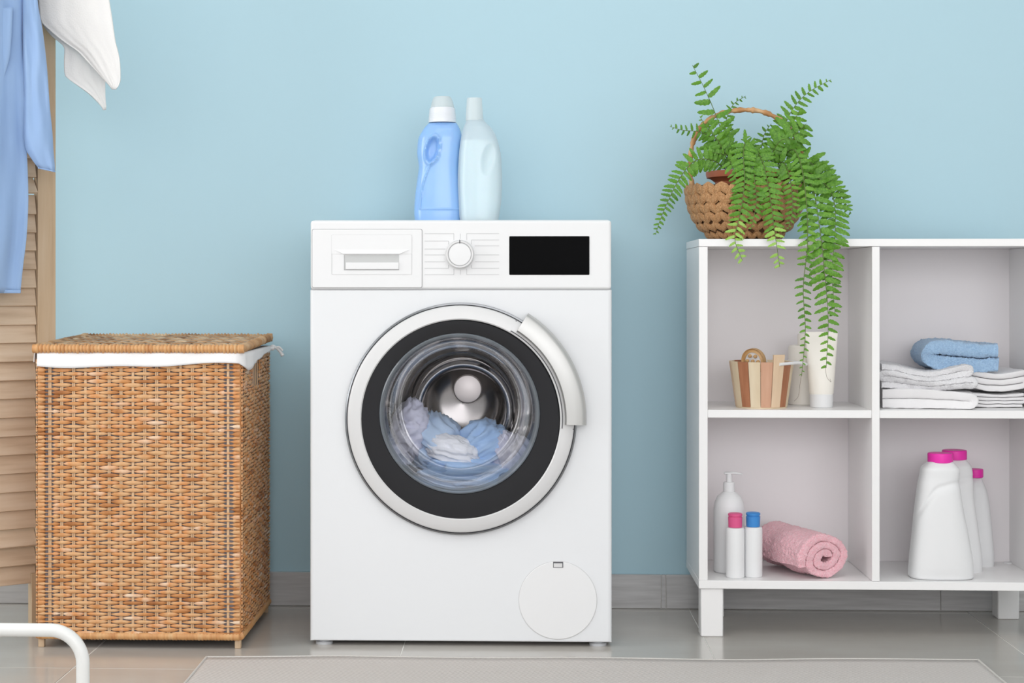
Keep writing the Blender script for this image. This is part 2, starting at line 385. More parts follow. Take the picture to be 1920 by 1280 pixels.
def rr(inx, y, zb, zt):
    o = []
    for a in angs:
        x, z = rect_dir(a, dcx, dcz, -HW+.007, HW-.007, ZB+.004, ZS-.001)
        if x > HW-.0075: x = HW-inx
        if x < -HW+.0075: x = -HW+inx
        if z > ZS-.0015: z = zt
        if z < ZB+.0045: z = zb
        o.append((x, y, z))
    return o
rings.append(rr(0.0076, 0, ZB+0.0040, ZS-0.0018))
for t in range(5):
    a = t/4*PI/2
    rings.append(rr(0.007*(1-math.sin(a)), 0.007*(1-math.cos(a)), ZB+0.003*(1-math.sin(a)), ZS-0.001*(1-math.sin(a))))
rings.append(rr(0, WD, ZB, ZS))
v, f = loft(rings, cap=False); f.append(tuple(range(len(v)-len(angs), len(v))))
MB().add(v, f).build('body', M['enamel'], wm, 30)
MB().add(*box(-HW+.002, HW-.002, 0.003, WD-.01, ZS-.003, ZS+.004)).build('seam', M['grey_line'], wm)
MB().add(*box(-HW+0.001, HW-0.001, -0.002, 0.12, ZS+0.0016, ZT, 0.006, 4)).build('control_panel', M['plastic'], wm)
MB().add(*box(-HW+.003, HW-.003, 0.025, WD+0.005, ZT-0.022, ZT+0.0015, 0.004, 3)).add(*box(-HW+.002, HW-.002, 0.10, WD, ZS, ZT-.01)).build('top_cover', M['plastic'], wm)
# drawer
def rrect(x0, x1, z0, z1, r, n=6):
    o = []
    for cx, cz, a0 in ((x1-r, z1-r, 0), (x0+r, z1-r, PI/2), (x0+r, z0+r, PI), (x1-r, z0+r, 1.5*PI)):
        for k in range(n+1): a = a0+PI/2*k/n; o.append((cx+r*math.cos(a), cz+r*math.sin(a)))
    return o
def plate(outline, y0, y1, bev=0.0006):
    c = np.mean(outline, axis=0); 
    def ring(y, d):
        o = []
        for x, z in outline:
            dx, dz = x-c[0], z-c[1]; o.append((x-math.copysign(min(d, abs(dx)), dx), y, z-math.copysign(min(d, abs(dz)), dz)))
        return o
    return loft([ring(y1, 0), ring(y0+bev, 0), ring(y0, bev)])
def outline_ring(outline, wdt, y0, y1):
    c = np.mean(outline, axis=0); inn = [(x-math.copysign(wdt, x-c[0]), z-math.copysign(wdt, z-c[1])) for x, z in outline]
    return loft([[(x, y1, z) for x, z in outline], [(x, y0, z) for x, z in outline], [(x, y0, z) for x, z in inn], [(x, y1, z) for x, z in inn]], cap=False)
dx0, dz1 = wl(583.5, 429); dx1, dz0 = wl(792, 540)
dr_out = rrect(dx0, dx1, dz0, dz1, 0.004)
drawer = MB().add(*plate(rrect(dx0+.0012, dx1-.0012, dz0+.0012, dz1-.0012, 0.0035), -0.0035, 0.002)).build('detergent_drawer', M['plastic'], wm)
MB().add(*outline_ring(dr_out, 0.0013, -0.0026, 0.0)).build('drawer_seam', M['grey_line'], drawer)
fx0, fz1 = wl(621, 440); fx1, fz0 = wl(772, 515)
gx0, gz1 = wl(645, 478); gx1, gz0 = wl(748, 506)
# grip: frame proud of the drawer, with a sloping recess
mb = MB()
upz = wl(0, 477)[1]
mb.add(*plate(rrect(fx0, fx1, upz+.0005, fz1, 0.0015, 3), -0.0043, -0.003))
hood = [(fx0+.002, upz+.010), (fx0+.022, upz), (fx1-.022, upz), (fx1-.002, upz+.010)]
mb.add([(fx0+.004, -0.0043, upz+.010), (fx1-.004, -0.0043, upz+.010), (fx1-.024, -0.0085, upz+.001), (fx0+.024, -0.0085, upz+.001), (fx0+.024, -0.0035, upz), (fx1-.024, -0.0035, upz), (fx0+.004, -.003, upz+.002), (fx1-.004, -.003, upz+.002)],
       [(0, 1, 2, 3), (3, 2, 5, 4), (0, 3, 4, 6), (1, 7, 5, 2)])
mb.build('drawer_grip', M['plastic'], drawer)
MB().add([(gx0, -.0037, gz0), (gx1, -.0037, gz0), (gx1, -.0037, gz1), (gx0, -.0037, gz1)], [(0, 1, 2, 3)]).build('grip_recess', mat('recess_grey', (0.56, 0.57, 0.57), 0.5), drawer)
MB().add(*box(gx0+.003, gx1-.0005, -0.0065, -0.0036, gz0+.001, (gz0+gz1)/2, 0.0008, 2)).build('grip_bar', M['plastic'], drawer)
MB().add(*box(gx0, gx1, -0.0042, -0.0036, gz0-.0004, gz0+.0007)).add(*box(gx0-.0006, gx0+.0004, -0.0042, -0.0036, gz0-.0004, gz1)).build('grip_edge', M['grey_line'], drawer)
MB().add(*outline_ring(rrect(fx0, fx1, fz0, fz1, 0.0015, 3), 0.0005, -0.0040, -0.003)).build('grip_outline', M['pale_line'], drawer)
# programme print: rows of lines either side of the knob
mb = MB(); LN = 0.0008
def hl(x0, x1, y): a, z = wl(x0, y); b, _ = wl(x1, y); mb.add(*box(a, b, -0.0024, -0.0018, z-LN/2, z+LN/2))
def vl(x, y0, y1): a, z1 = wl(x, y0); _, z0 = wl(x, y1); mb.add(*box(a-LN/2, a+LN/2, -0.0024, -0.0018, z0, z1))
for i, y in enumerate((438, 452, 467, 478, 491, 503, 515)):
    e = (851, 841, 835, 834, 835, 841, 851)[i]
    hl(796, e, y); 
for i, y in enumerate((438, 450, 461, 478, 491, 503, 515)):
    e = (875, 884, 890, 891, 890, 884, 875)[i]
    hl(e, 936, y)
for x, a, b in ((851, 438, 450), (841, 452, 458), (875, 438, 450), (884, 450, 458), (851, 504, 515), (841, 497, 503), (875, 504, 515), (884, 497, 503), (863, 438, 448), (863, 506, 515)): vl(x, a, b)
mb.build('programme_print', M['pale_line'], wm)
kx, kz = wl(862.5, 477)
knob = MB().add(*lathe([(0.0285, -0.002), (0.0285, -0.008), (0.0278, -0.016), (0.0262, -0.0185), (0.0240, -0.0185), (0.0232, -0.0172), (0.0215, -0.0165), (0, -0.0165)], 64, 'y', (kx, 0, kz), cap=False)).build('selector_knob', M['pale_silver'], wm)
MB().add(*lathe([(0.0222, -0.0166), (0.0218, -0.0178), (0.0200, -0.0180), (0, -0.0180)], 48, 'y', (kx, 0, kz), cap=False)).build('knob_face', M['plastic'], knob)
MB().add(*lathe([(0.0234, -0.0173), (0.0234, -0.0176), (0.0222, -0.0176), (0.0222, -0.0173)], 48, 'y', (kx, 0, kz), cap=False)).build('knob_groove', M['grey_line'], knob)
MB().add(*box(kx-.0009, kx+.0009, -0.0192, -0.017, kz+.0215, kz+.0285)).build('knob_mark', M['seam'], knob)
sx0, sz1 = wl(955, 443); sx1, sz0 = wl(1105, 515.5)
MB().add(*plate(rrect(sx0, sx1, sz0, sz1, 0.0016, 4), -0.0030, -0.001, 0.0003)).build('display', M['black_glass'], wm, label='black glossy display')
# door
door = MB().add(*lathe([(0.2268, 0.012), (0.2290, -0.002), (0.2300, -0.006), (0.2290, -0.011), (0.2262, -0.0125), (0.2250, -0.010)], 128, 'y', (dcx, 0, dcz), cap=False)).build('door', M['chrome'], wm, label='round porthole door')
MB().add(*lathe([(0.2245, 0.0), (0.2243, -0.0125), (0.2232, -0.0155), (0.2205, -0.0172), (0.2080, -0.0200), (0.1985, -0.0215), (0.1962, -0.0195), (0.1962, -0.012)], 128, 'y', (dcx, 0, dcz), cap=False)).build('door_ring', M['pale_silver'], door, label='pale silver door ring')
ocx, ocz = wl(861.8, 787); icx, icz = wl(862, 774.5)
rg = []
for t, y in ((0, -0.0180), (0.02, -0.0195), (0.5, -0.0190), (0.97, -0.0180), (1.0, -0.016), (1.0, 0.004)):
    R = 0.1968*(1-t)+0.158*t; cx = ocx*(1-t)+icx*t; cz = ocz*(1-t)+icz*t
    rg.append([(cx+R*math.cos(2*PI*k/128), y, cz+R*math.sin(2*PI*k/128)) for k in range(128)])
MB().add(*loft(rg, cap=False)).build('door_glass_ring', M['smoked'], door, label='smoked black glass ring')
IC = (icx, 0, icz)
MB().add(*lathe([(0.1585, -0.017), (0.1580, -0.0205), (0.1555, -0.0225), (0.1525, -0.021), (0.1505, -0.015), (0.1490, 0.0)], 128, 'y', IC, cap=False)).build('glass_lip', M['glass_lip'], door)
bowl = [(0.1490, 0.0), (0.144, 0.02), (0.135, 0.042), (0.122, 0.062), (0.105, 0.078), (0.083, 0.090), (0.055, 0.098), (0.028, 0.101), (0.0, 0.102)]
rows = interp_sections([(i, a, b) for i, (a, b) in enumerate(bowl)], 36)
vv, ff = lathe([(a, b) for _, a, b in rows], 96, 'y', IC, cap=False)
def tilt_bowl(p):   # lower part of the bowl reaches further in
    x, y, z = p; t = max(0, y)/0.1
    return (x, y*(1-0.30*(z-IC[2])/0.15*0.8), z-0.012*t*t)
MB().add([tilt_bowl(p) for p in vv], ff).build('glass_bowl', M['glass'], door, label='clear glass bowl of the door')
# handle: annular wedge with bevels, standing proud
def wedge(r0, r1, a0, a1, y0, y1, cx, cz, n=28, bev=0.003):
    rings = []
    for k in range(n+1):
        a = math.radians(a0+(a1-a0)*k/n); c, s = math.cos(a), math.sin(a)
        bulge = 0.0035*math.sin(PI*k/n)
        prof = [(r0, y1), (r0, y0+.004), (r0+bev, y0), (r1-.010, y0-.001), (r1-.004, y0+.003), (r1, y0+.012), (r1, y1)]
        rings.append([(cx+r*c, y-bulge if y < y1 else y, cz+r*s) for r, y in prof])
    return loft(rings)
MB().add(*wedge(0.2055, 0.2480, -2.5, 57.5, -0.034, -0.012, dcx, dcz)).build('door_handle', M['silver'], door, label='curved brushed silver door handle')
mb = MB()
for a in (60.5, -5.0):
    r0, r1 = 0.198, 0.2235; c, s = math.cos(math.radians(a)), math.sin(math.radians(a)); t = Vector((-s, 0, c))*0.0012
    P0 = Vector((dcx+r0*c, -0.0214, dcz+r0*s)); P1 = Vector((dcx+r1*c, -0.0160, dcz+r1*s))
    mb.add([P0-t, P1-t, P1+t, P0+t, P0-t+Vector((0, .004, 0)), P1-t+Vector((0, .004, 0)), P1+t+Vector((0, .004, 0)), P0+t+Vector((0, .004, 0))], [(0, 1, 2, 3), (0, 4, 5, 1), (3, 2, 6, 7), (4, 7, 6, 5)])
pts = [(dcx+0.2005*math.cos(math.radians(a)), -0.0220, dcz+0.2005*math.sin(math.radians(a))) for a in np.linspace(-5, 60.5, 40)]
mb.add(*tube(pts, 0.0011, 6)); mb.build('handle_seam', M['seam'], door)
# gasket and drum
MB().add(*lathe([(0.222, 0.006), (0.200, 0.010), (0.170, 0.012), (0.162, 0.018), (0.163, 0.03), (0.172, 0.045)], 96, 'y', IC, cap=False)).build('door_gasket', M['rubber'], wm)
drum_prof = [(0.163, 0.035), (0.170, 0.045), (0.174, 0.08), (0.172, 0.15), (0.168, 0.215), (0.160, 0.258), (0.150, 0.276), (0.140, 0.280), (0.125, 0.276), (0.112, 0.268), (0.106, 0.252), (0.098, 0.246), (0.090, 0.252), (0.084, 0.272), (0.076, 0.284), (0.05, 0.300), (0.0, 0.308)]
rows = interp_sections([(i, a, b) for i, (a, b) in enumerate(drum_prof)], 100)
vv, ff = lathe([(a, b) for _, a, b in rows], 144, 'y', (IC[0], 0, IC[2]), cap=False)
nv = []
for x, y, z in vv:
    dx, dz = x-IC[0], z-IC[2]; r = math.hypot(dx, dz); a = math.atan2(dz, dx)
    for a0 in (PI/2+.05, PI/2+.05+2*PI/3, PI/2+.05+4*PI/3):      # three pressed arms in the back plate
        d = (a-a0-(r-0.13)*3.0+PI) % (2*PI)-PI
        if y > 0.22 and r > 0.11: y -= 0.018*math.exp(-(d/0.20)**4)*min(1, (r-0.11)/0.02)
    nv.append((x, y, z))
drum = MB().add(nv, ff).build('drum', M['steel'], wm, 60, label='stainless steel drum')
MB().add(*lathe([(0.110, 0.262), (0.1085, 0.250), (0.104, 0.241), (0.098, 0.238), (0.092, 0.240), (0.087, 0.248), (0.0845, 0.264)], 96, 'y', (IC[0]+.003, 0, IC[2]-.012), cap=False)).build('drum_glint_ring', mat('glint_steel', (0.62, 0.62, 0.64), 0.16, metal=1), drum)  # added ring; its lighter steel puts the bright reflected arc into the colour
mb = MB()
for a0 in (PI/2-0.5, PI/2-0.5+2*PI/3, PI/2-0.5+4*PI/3):
    rg = []
    for k in range(10):
        y = 0.10+0.16*k/9; h = 0.032*math.sin(PI*(k+.6)/10.2)
        rg.append([(IC[0]+(0.172-h*q)*math.cos(a0+w_), y, IC[2]+(0.172-h*q)*math.sin(a0+w_)) for q, w_ in ((0, -.16), (.6, -.09), (1, -.03), (1, .03), (.6, .09), (0, .16))])
    mb.add(*loft(rg))
mb.build('drum_lifters', M['steel'], drum)
dcap = W(872, 743, 0)
MB().add(*lathe([(0.031, 0.308), (0.031, 0.284), (0.029, 0.280), (0.0275, 0.2795), (0, 0.2785)], 48, 'y', (IC[0]+0.010, 0, IC[2]+0.030), cap=False)).build('drum_cap', M['steel_disc'], drum)
# filter hatch, feet
hx, hz = wl(1046, 1125.5)
hatch = MB().add(*lathe([(0.0768, 0.0), (0.0768, -0.0012), (0.0760, -0.0020), (0, -0.0020)], 96, 'y', (hx, 0, hz), cap=False)).build('filter_hatch', M['plastic'], wm)
MB().add(*lathe([(0.0779, 0.0005), (0.0779, -0.0004), (0.0768, -0.0004), (0.0768, 0.0005)], 96, 'y', (hx, 0, hz), cap=False)).build('hatch_seam', mat('hatch_gap', (0.62, 0.62, 0.63), 0.5), hatch)
lx0, lz1 = wl(1037, 1053); lx1, lz0 = wl(1056, 1064)
MB().add(*box(lx0, lx1, -0.0024, -0.001, lz0, lz1, 0.0004, 1)).build('hatch_latch_slot', M['seam'], hatch)
MB().add(*box(lx0+.0012, lx1-.0018, -0.0040, -0.002, lz0+.0010, lz1-.0028, 0.0006, 2)).build('hatch_latch', M['pale_silver'], hatch)
for px in (605, 1122):
    for yy in (0.020, WD-0.05):
        MB().add(*lathe([(0.0125, 0.03), (0.0125, 0.006), (0.017, 0.005), (0.017, 0.0)], 24, 'z', (wl(px, 0)[0], yy, 0))).build('foot', M['foot'], wm)

# laundry in the drum
def crumple(name, label, cat, c, r, m, seed, tilt=0, f1=1.0, group=None):
    bm = bmesh.new(); bmesh.ops.create_icosphere(bm, subdivisions=5, radius=1)
    R = Matrix.Rotation(tilt, 3, 'Y')
    for v_ in bm.verts:
        p = v_.co.copy(); q = R @ Vector((p.x*1.2*f1, p.y*1.2*f1, p.z*3.2*f1))+Vector((seed*7.3, seed*1.7, 0))
        warp = noise.noise(q*0.7)*1.4
        d = 1-abs(noise.noise(q+Vector((warp, warp, warp))))*1.5
        d += 0.12*noise.noise(q*3.1)
        k = 0.72+0.33*d
        v_.co = Vector((p.x*r[0]*k, p.y*r[1]*k, p.z*r[2]*k))
        v_.co = Matrix.Rotation(tilt, 3, 'Y') @ v_.co
    me = bpy.data.meshes.new(name); bm.to_mesh(me); bm.free(); me.materials.append(m)
    me.polygons.foreach_set('use_smooth', [True]*len(me.polygons))
    o = link(name, me, None, c); tag(o, label, cat, group); return o
def wpos(px, py, yy):
    x, z = wl(px, py); return Vector((wp.x+x, wp.y+yy, z))
lb = mat('laundry_blue', (0.50, 0.63, 0.82), 0.9, sheen=0.3, bump=(60, 0.3, 0.004)); lw = mat('laundry_white', (0.84, 0.85, 0.90), 0.9, sheen=0.3, bump=(60, 0.3, 0.004))
ll = mat('laundry_lilac', (0.70, 0.70, 0.84), 0.9, sheen=0.3, bump=(60, 0.3, 0.004)); lg = mat('laundry_blue_mid', (0.42, 0.60, 0.88), 0.9, sheen=0.3, bump=(60, 0.3, 0.004))
crumple('crumpled_shirt', 'pale blue shirt with upturned collar, crumpled at left inside the washing machine drum', 'shirt', wpos(800, 845, 0.185), (0.082, 0.055, 0.062), lb, 1, 0.5)
crumple('white_laundry_cloth', 'white cloth crumpled in the middle of the laundry behind the door glass', 'laundry', wpos(843, 862, 0.148), (0.060, 0.03, 0.036), lw, 2, 0.35)
crumple('blue_laundry_cloth', 'mid blue cloth bunched right of the white cloth in the drum', 'laundry', wpos(903, 852, 0.180), (0.058, 0.05, 0.058), lg, 3, -0.6)
crumple('blue_laundry_towel', 'blue garment lying lowest in the drum under the other laundry', 'laundry', wpos(868, 908, 0.150), (0.115, 0.05, 0.040), lg, 4, 0.05)
crumple('lilac_laundry_cloth', 'pale lilac cloth crumpled at the right edge of the drum', 'laundry', wpos(962, 872, 0.165), (0.060, 0.045, 0.045), ll, 5, 0.9)
crumple('left_laundry_cloth', 'greyish blue cloth pressed against the left edge of the drum', 'laundry', wpos(757, 822, 0.155), (0.040, 0.05, 0.070), ll, 6, 0.2)

# ------------------------------------------------------------------ bottles on the washing machine
def px_loft(rows, plane, z0, depth, m=60, n=56, e=2.3, disp=None):
    """rows (py, left px, right px, depth factor) -> rings local to root at (X of first row centre, plane, z0)"""
    S = []
    for py, l, r, d in rows:
        a = W(l, py, plane); b = W(r, py, plane); S.append((a.z, (a.x+b.x)/2, (b.x-a.x)/2, d*depth))
    S.sort(key=lambda s: s[0]); X0 = S[0][1]
    dz = z0-S[0][0]; S = [(z+dz*(1 if i == 0 else 0), x, r, d) for i, (z, x, r, d) in enumerate(S)]
    R = interp_sections(S, m); rings = []
    for z, x, r, d in R: rings.append([(p[0]-X0, p[1], p[2]-z0) for p in ell(x, 0, r, d, z, n, e)])
    return rings, X0
ZTOP = ZT+0.0015
PB = -0.20
rows = [(421, 782, 861, .92), (416, 778.5, 866, .98), (398, 776.5, 868, 1.0), (371, 778, 867, 1.0), (339, 782, 864, .97), (312, 785, 862, .95), (286, 782, 864, .97), (262, 784, 866, .97), (247, 791, 864, .9), (237, 798, 860, .75), (231, 804, 856, .6)]
rings, X0 = px_loft(rows, PB, ZTOP, 0.030, 110, 120, 2.4)
def blue_disp(p):
    """thumb loop: recess with raised lips, and the long moulded line below it, on the front face"""
    if p[1] > -0.004: return p
    w_ = Vector((p[0]+X0, PB, p[2]+ZTOP))
    # pixel of this point
    rel = w_-Vector((0, CAM_Y, CAM_Z)); c, s = math.cos(TH), math.sin(TH)
    # work in object metres: centre of loop at px 812,py 282
    dx = w_.x-lc.x; dz = w_.z-lc.z
    a = 0.22; u = dx*math.cos(a)-dz*math.sin(a); v_ = dx*math.sin(a)+dz*math.cos(a)
    q = math.hypot(u/0.0125, v_/0.026)
    y = p[1]
    if q < 1: y += 0.013*(1-q**6)
    y -= 0.0042*math.exp(-((q-1.18)/0.13)**2)
    # moulded line from the loop down to the base
    if lc.z-0.125 < w_.z < lc.z-0.018:
        t = (lc.z-0.018-w_.z)/0.107; xc = lc.x+0.004-0.030*math.sin(t*PI/2)**0.8
        y -= 0.0034*math.exp(-((w_.x-xc)/0.0016)**2)
    if abs(w_.z-(lc.z-0.125)) < 0.004 and w_.x > lc.x-0.026: y -= 0.0015*math.exp(-((w_.z-lc.z+0.125)/0.0013)**2)
    return (p[0], y, p[2])
lc = W(812, 282, PB)
b1 = empty('fabric_softener_bottle', (X0, PB, ZTOP), 'blue detergent bottle with thumb loop and white cap on the washing machine', 'bottle')
MB().add(*loft([[blue_disp(p) for p in r] for r in rings])).build('bottle_body', M['pouch'], b1, 50)
cx = (W(829.5, 229, PB).x-X0); zc0 = W(829, 230, PB).z-ZTOP; kk = K(829, PB)
capm = mat('satin_white_cap', (0.78, 0.81, 0.86), 0.3, spec=0.5)
mb = MB(); mb.add(*lathe([(25.5/kk, 0), (26/kk, .002), (24/kk, 26/kk), (23/kk, 27.5/kk)], 48, 'z', (cx, 0, zc0)))
for k in range(4): mb.add(*lathe([(25.6/kk-.0002*k, (6+k*3)/kk), (25.9/kk-.0003*k, (7+k*3)/kk), (25.5/kk-.0003*k, (8+k*3)/kk)], 48, 'z', (cx, 0, zc0), cap=False))
cp = mb.build('cap', capm, b1)
MB().add(*lathe([(21.5/kk, 27.6/kk), (22/kk, 29/kk), (20/kk, 38/kk), (17/kk, 46/kk), (14.5/kk, 48.5/kk), (0, 49/kk)], 48, 'z', (cx, 0, zc0))).build('measuring_cup', M['frost_cap'], cp)
# frosted bottle
PB2 = -0.222
rows = [(421, 864, 933, .95), (410, 862, 935, 1), (392, 860.5, 938, 1), (371, 859.5, 940.5, 1), (339, 858.5, 941.5, 1), (297, 860, 940, 1), (275, 862, 936, .98), (255, 865, 930, .92), (240, 869, 921, .8), (230, 873, 911, .62), (224, 874, 907, .55)]
rings2, X2 = px_loft(rows, PB2, ZTOP, 0.030, 80, 96, 2.3)
l2 = W(916, 300, PB2)
def fro(p):
    x, z = p[0]+X2-l2.x, p[2]+ZTOP-l2.z
    if p[1] > -0.004: return p
    q = math.hypot((x-0.15*z)/0.014, z/0.033)
    return (p[0], p[1]+(0.006*(1-q*q)**0.8 if q < 1 else 0), p[2])
b2 = empty('frosted_bottle', (X2, PB2, ZTOP), 'frosted clear bottle of pale liquid with white cap, right of the blue one', 'bottle')
MB().add(*loft([[fro(p) for p in r] for r in rings2])).build('bottle_body', M['frost'], b2, 60)
zl = W(900, 262, PB2).z-ZTOP
lr = [[(x*0.86 if True else x, y*0.72, max(z, 0.003)) for x, y, z in r] for r in rings2 if r[0][2] < zl]
cxs = [sum(p[0] for p in r)/len(r) for r in rings2 if r[0][2] < zl]
lr = [[(c_+(p[0]-c_)*0.90, fro(p)[1]*0.70, max(p[2], 0.003)) for p in r] for c_, r in zip(cxs, [q for q in rings2 if q[0][2] < zl])]
MB().add(*loft(lr)).build('liquid', M['liquid'], b2, 60)
cx2 = W(889.5, 224, PB2).x-X2; z2 = W(889, 226, PB2).z-ZTOP; kk = K(889, PB2)
MB().add(*lathe([(16.5/kk, 0), (16/kk, 12/kk), (15/kk, 26/kk), (14.2/kk, 40/kk), (13.6/kk, 42/kk), (0, 42.4/kk)], 48, 'z', (cx2, 0, z2))).build('cap', M['frost_cap'], b2)

# ------------------------------------------------------------------ shelving unit
CY, CB = -0.311, -0.050
k0 = K(1310, CY)
cx0 = W(1310.5, 800, CY).x
cab = empty('shelving_unit', (cx0, CY, 0), 'white open cube shelving unit on short square legs along the blue wall', 'shelf')
def cl(px, py): p = W(px, py, CY); return p.x-cx0, p.z
XI0 = cl(1327, 0)[0]; XD0 = cl(1635, 0)[0]; XD1 = cl(1649.5, 0)[0]; XR0 = cl(1960, 0)[0]; XR1 = cl(1976, 0)[0]
ztt = cl(1312, 448)[1]; ztb = cl(1312, 462)[1]; zm1 = cl(1330, 768)[1]; zm0 = cl(1330, 783)[1]; zb1 = cl(1330, 1087.5)[1]; zb0 = cl(1315, 1103)[1]
D = CB-CY; bv = 0.0007
def part(name, *a, m='board', par=cab, r=bv, label=None, loc=None): return MB().add(*box(*a, r, 1)).build(name, M[m], par, label=label)
part('top_board', -.0005, XR1, -.001, D, ztb, ztt)
part('side_panel', 0, XI0, 0, D, zb1-.0, ztb-.0004)
part('side_panel', XR0, XR1, 0, D, zb1, ztb-.0004)
part('divider', XD0, XD1, 0, D-.006, zb1+.0003, ztb-.0006)
part('bottom_board', -.0005, XR1, -.001, D, zb0, zb1)
part('shelf_board', XI0, XD0, .002, D-.006, zm0, zm1)
part('shelf_board', XD1, XR0, .002, D-.006, zm0, zm1)
part('back_panel', XI0-.004, XR1-.004, D-.006, D-.001, zb1, ztb, m='backboard')
for (lx, ly) in ((0.004, 0.004), (XR1-.0450, 0.004), (0.030, D-.05), (W(1871, 1150, CB-.05).x-cx0, D-.05)):
    part('leg', lx, lx+.0455, ly, ly+.0455, 0, zb0, r=0.002)
pb = W(1890, 1048, CB-.02)
MB().add(*lathe([(0.0095, 0), (0.009, 0.002), (0.004, 0.003), (0, 0.003)], 20, 'z', (pb.x-cx0, D-.02, zb1), cap=False)).build('screw_cover', M['plastic'], cab)
SH1 = zm1; SH0 = zb1

# ------------------------------------------------------------------ items on the shelves
# wooden bucket
BY = -0.235
bp = W(1427.5, 763, BY); bk = K(1427, BY)
bucket = empty('wooden_bucket', (bp.x, BY, SH1), 'small striped wooden bucket of brown, cream and pinkish staves on the upper shelf', 'bucket')
rb, rt, hb = 48/bk, 60/bk, 84/bk
ns = 16; smats = ['wood_brown', 'wood_cream', 'wood_pink', 'wood_pale', 'wood_brown', 'wood_cream', 'wood_pale', 'wood_cream']
a_start = -PI/2-0.95
for k in range(ns):
    a0 = a_start+2*PI*k/ns+.008; a1 = a_start+2*PI*(k+1)/ns-.008
    hh = hb+(14/bk if k == 3 else 0)
    rg = []
    for z, r in ((0.0, rb), (hh*0.5, rb+(rt-rb)*.5*hh/hb), (hh, rb+(rt-rb)*hh/hb)):
        if k in (3, 11): r += 0.0012
        rg.append([((r-d)*math.cos(a), (r-d)*math.sin(a), z+.003) for a, d in ((a0, 0), ((a0+a1)/2, -.0004), (a1, 0), (a1, .006), (a0, .006))])
    MB().add(*loft(rg)).build('stave', M[smats[k % 8]], bucket, 25)
MB().add(*lathe([(rb-.001, 0), (rb-.001, .006)], 32)).build('bucket_base', M['wood_cream'], bucket)
# handle: white grip on wire hanging to the right
am = a_start+2*PI*3.5/ns; a2 = am+PI
hp = [Vector(((rt+.002)*math.cos(am), (rt+.002)*math.sin(am), hb-.001)), Vector((rt*1.05, -rt*.55, hb+.001)), Vector((rt*1.38, 0.0, hb-.004)), Vector((rt*.9, rt*.75, hb)), Vector(((rt+.002)*math.cos(a2), (rt+.002)*math.sin(a2), hb-.001))]
MB().add(*tube(smooth_pts(hp, 30), 0.0032, 8)).build('bucket_handle', M['plastic'], bucket)
# massage brush leaning in the bucket
br = empty('massage_brush', bucket.location+Vector((-0.017, -0.006, 0.019)), 'round wooden massage brush with knobbly white face sticking out of the bucket', 'brush', 0)
RB = Matrix.Translation((0, 0, 0.077)) @ Euler((0.12, 0.05, -0.65)).to_matrix().to_4x4()
MB().add(*lathe([(0.024, 0), (0.0265, -.004), (0.0265, .006), (0.024, .009), (0.0195, .009), (0.0185, -.003), (0.024, 0)], 40, 'y', cap=False)).xf(RB).build('wooden_ring', M['wood_honey'], br)
MB().add(*lathe([(0.0, -.001), (0.0186, -.001), (0.0186, .006), (0.0, .006)], 32, 'y', cap=False)).xf(RB).build('brush_face', M['plastic'], br)
mb = MB()
for k in range(7):
    a = k*2*PI/6; r = 0.0125 if k < 6 else 0
    mb.add(*lathe([(0.0035, 0), (0.0038, -.004), (0.003, -.0065), (0, -.0075)], 12, 'y', (r*math.cos(a), 0, r*math.sin(a)), cap=False))
mb.xf(RB).build('brush_knobs', M['wood_honey'], br)
MB().add(*box(-.007, .007, 0.0, .007, -.085, -.02, .003, 2)).xf(RB).build('brush_handle', M['wood_honey'], br)
# second roller wheel behind it
rw = empty('massage_roller', bucket.location+Vector((0.014, 0.015, 0.010)), 'pale cream roller lying deep in the bucket behind the massage brush', 'massager')
MB().add(*lathe([(0.0, -.03), (0.012, -.028), (0.014, 0.0), (0.012, .028), (0, .03)], 24, 'x', (0, 0, 0.068))).xf(Matrix.Rotation(0.3, 4, 'Z')).build('roller', M['plastic_warm'], rw)
MB().add(*tube([(0, 0, 0.068), (0.002, 0.004, -.006)], 0.004, 8)).build('roller_handle', M['wood_pale'], rw)
# cream bottle behind the tube
def lathe_thing(name, label, cat, px, plane, z0, parts):
    p = W(px, 700, plane); k = K(px, plane); root = empty(name, (p.x, plane, z0), label, cat)
    for nm, prof, m in parts: MB().add(*lathe([(r/k, h/k) for r, h in prof], 44)).build(nm, M[m] if isinstance(m, str) else m, root, 35)
    return root
lathe_thing('lotion_bottle', 'cream coloured lotion bottle half hidden between the wooden bucket and the white tube', 'bottle', 1506, -0.150, SH1,
    [('bottle_body', [(26, 0), (28, 2), (28, 106), (26, 111), (10, 113)], 'plastic_warm'), ('cap', [(10, 113), (10.5, 114), (10.5, 131), (9, 133), (0, 133.5)], 'plastic_warm')])
# squeeze tube standing on its cap
TYp = -0.225; tp = W(1540, 763, TYp); tk = K(1540, TYp)
tb = empty('squeeze_tube', (tp.x, TYp, SH1), 'white squeeze tube standing on its cap under the hanging fern fronds', 'tube')
rg = [ell(0, 0, a/tk, b/tk, h/tk, 40, 2.0) for h, a, b in ((24, 21, 20), (27, 22.5, 21), (60, 25, 19), (100, 28, 12), (130, 30, 4), (134, 30.5, 1.5), (141, 30.5, 1.5))]
MB().add(*loft(rg)).build('tube_body', M['plastic_warm'], tb, 35)
MB().add(*lathe([(20/tk, 0), (21/tk, 1/tk), (21.5/tk, 24/tk), (20/tk, 25.5/tk), (0, 25.5/tk)], 40)).build('cap', M['plastic'], tb, 35)

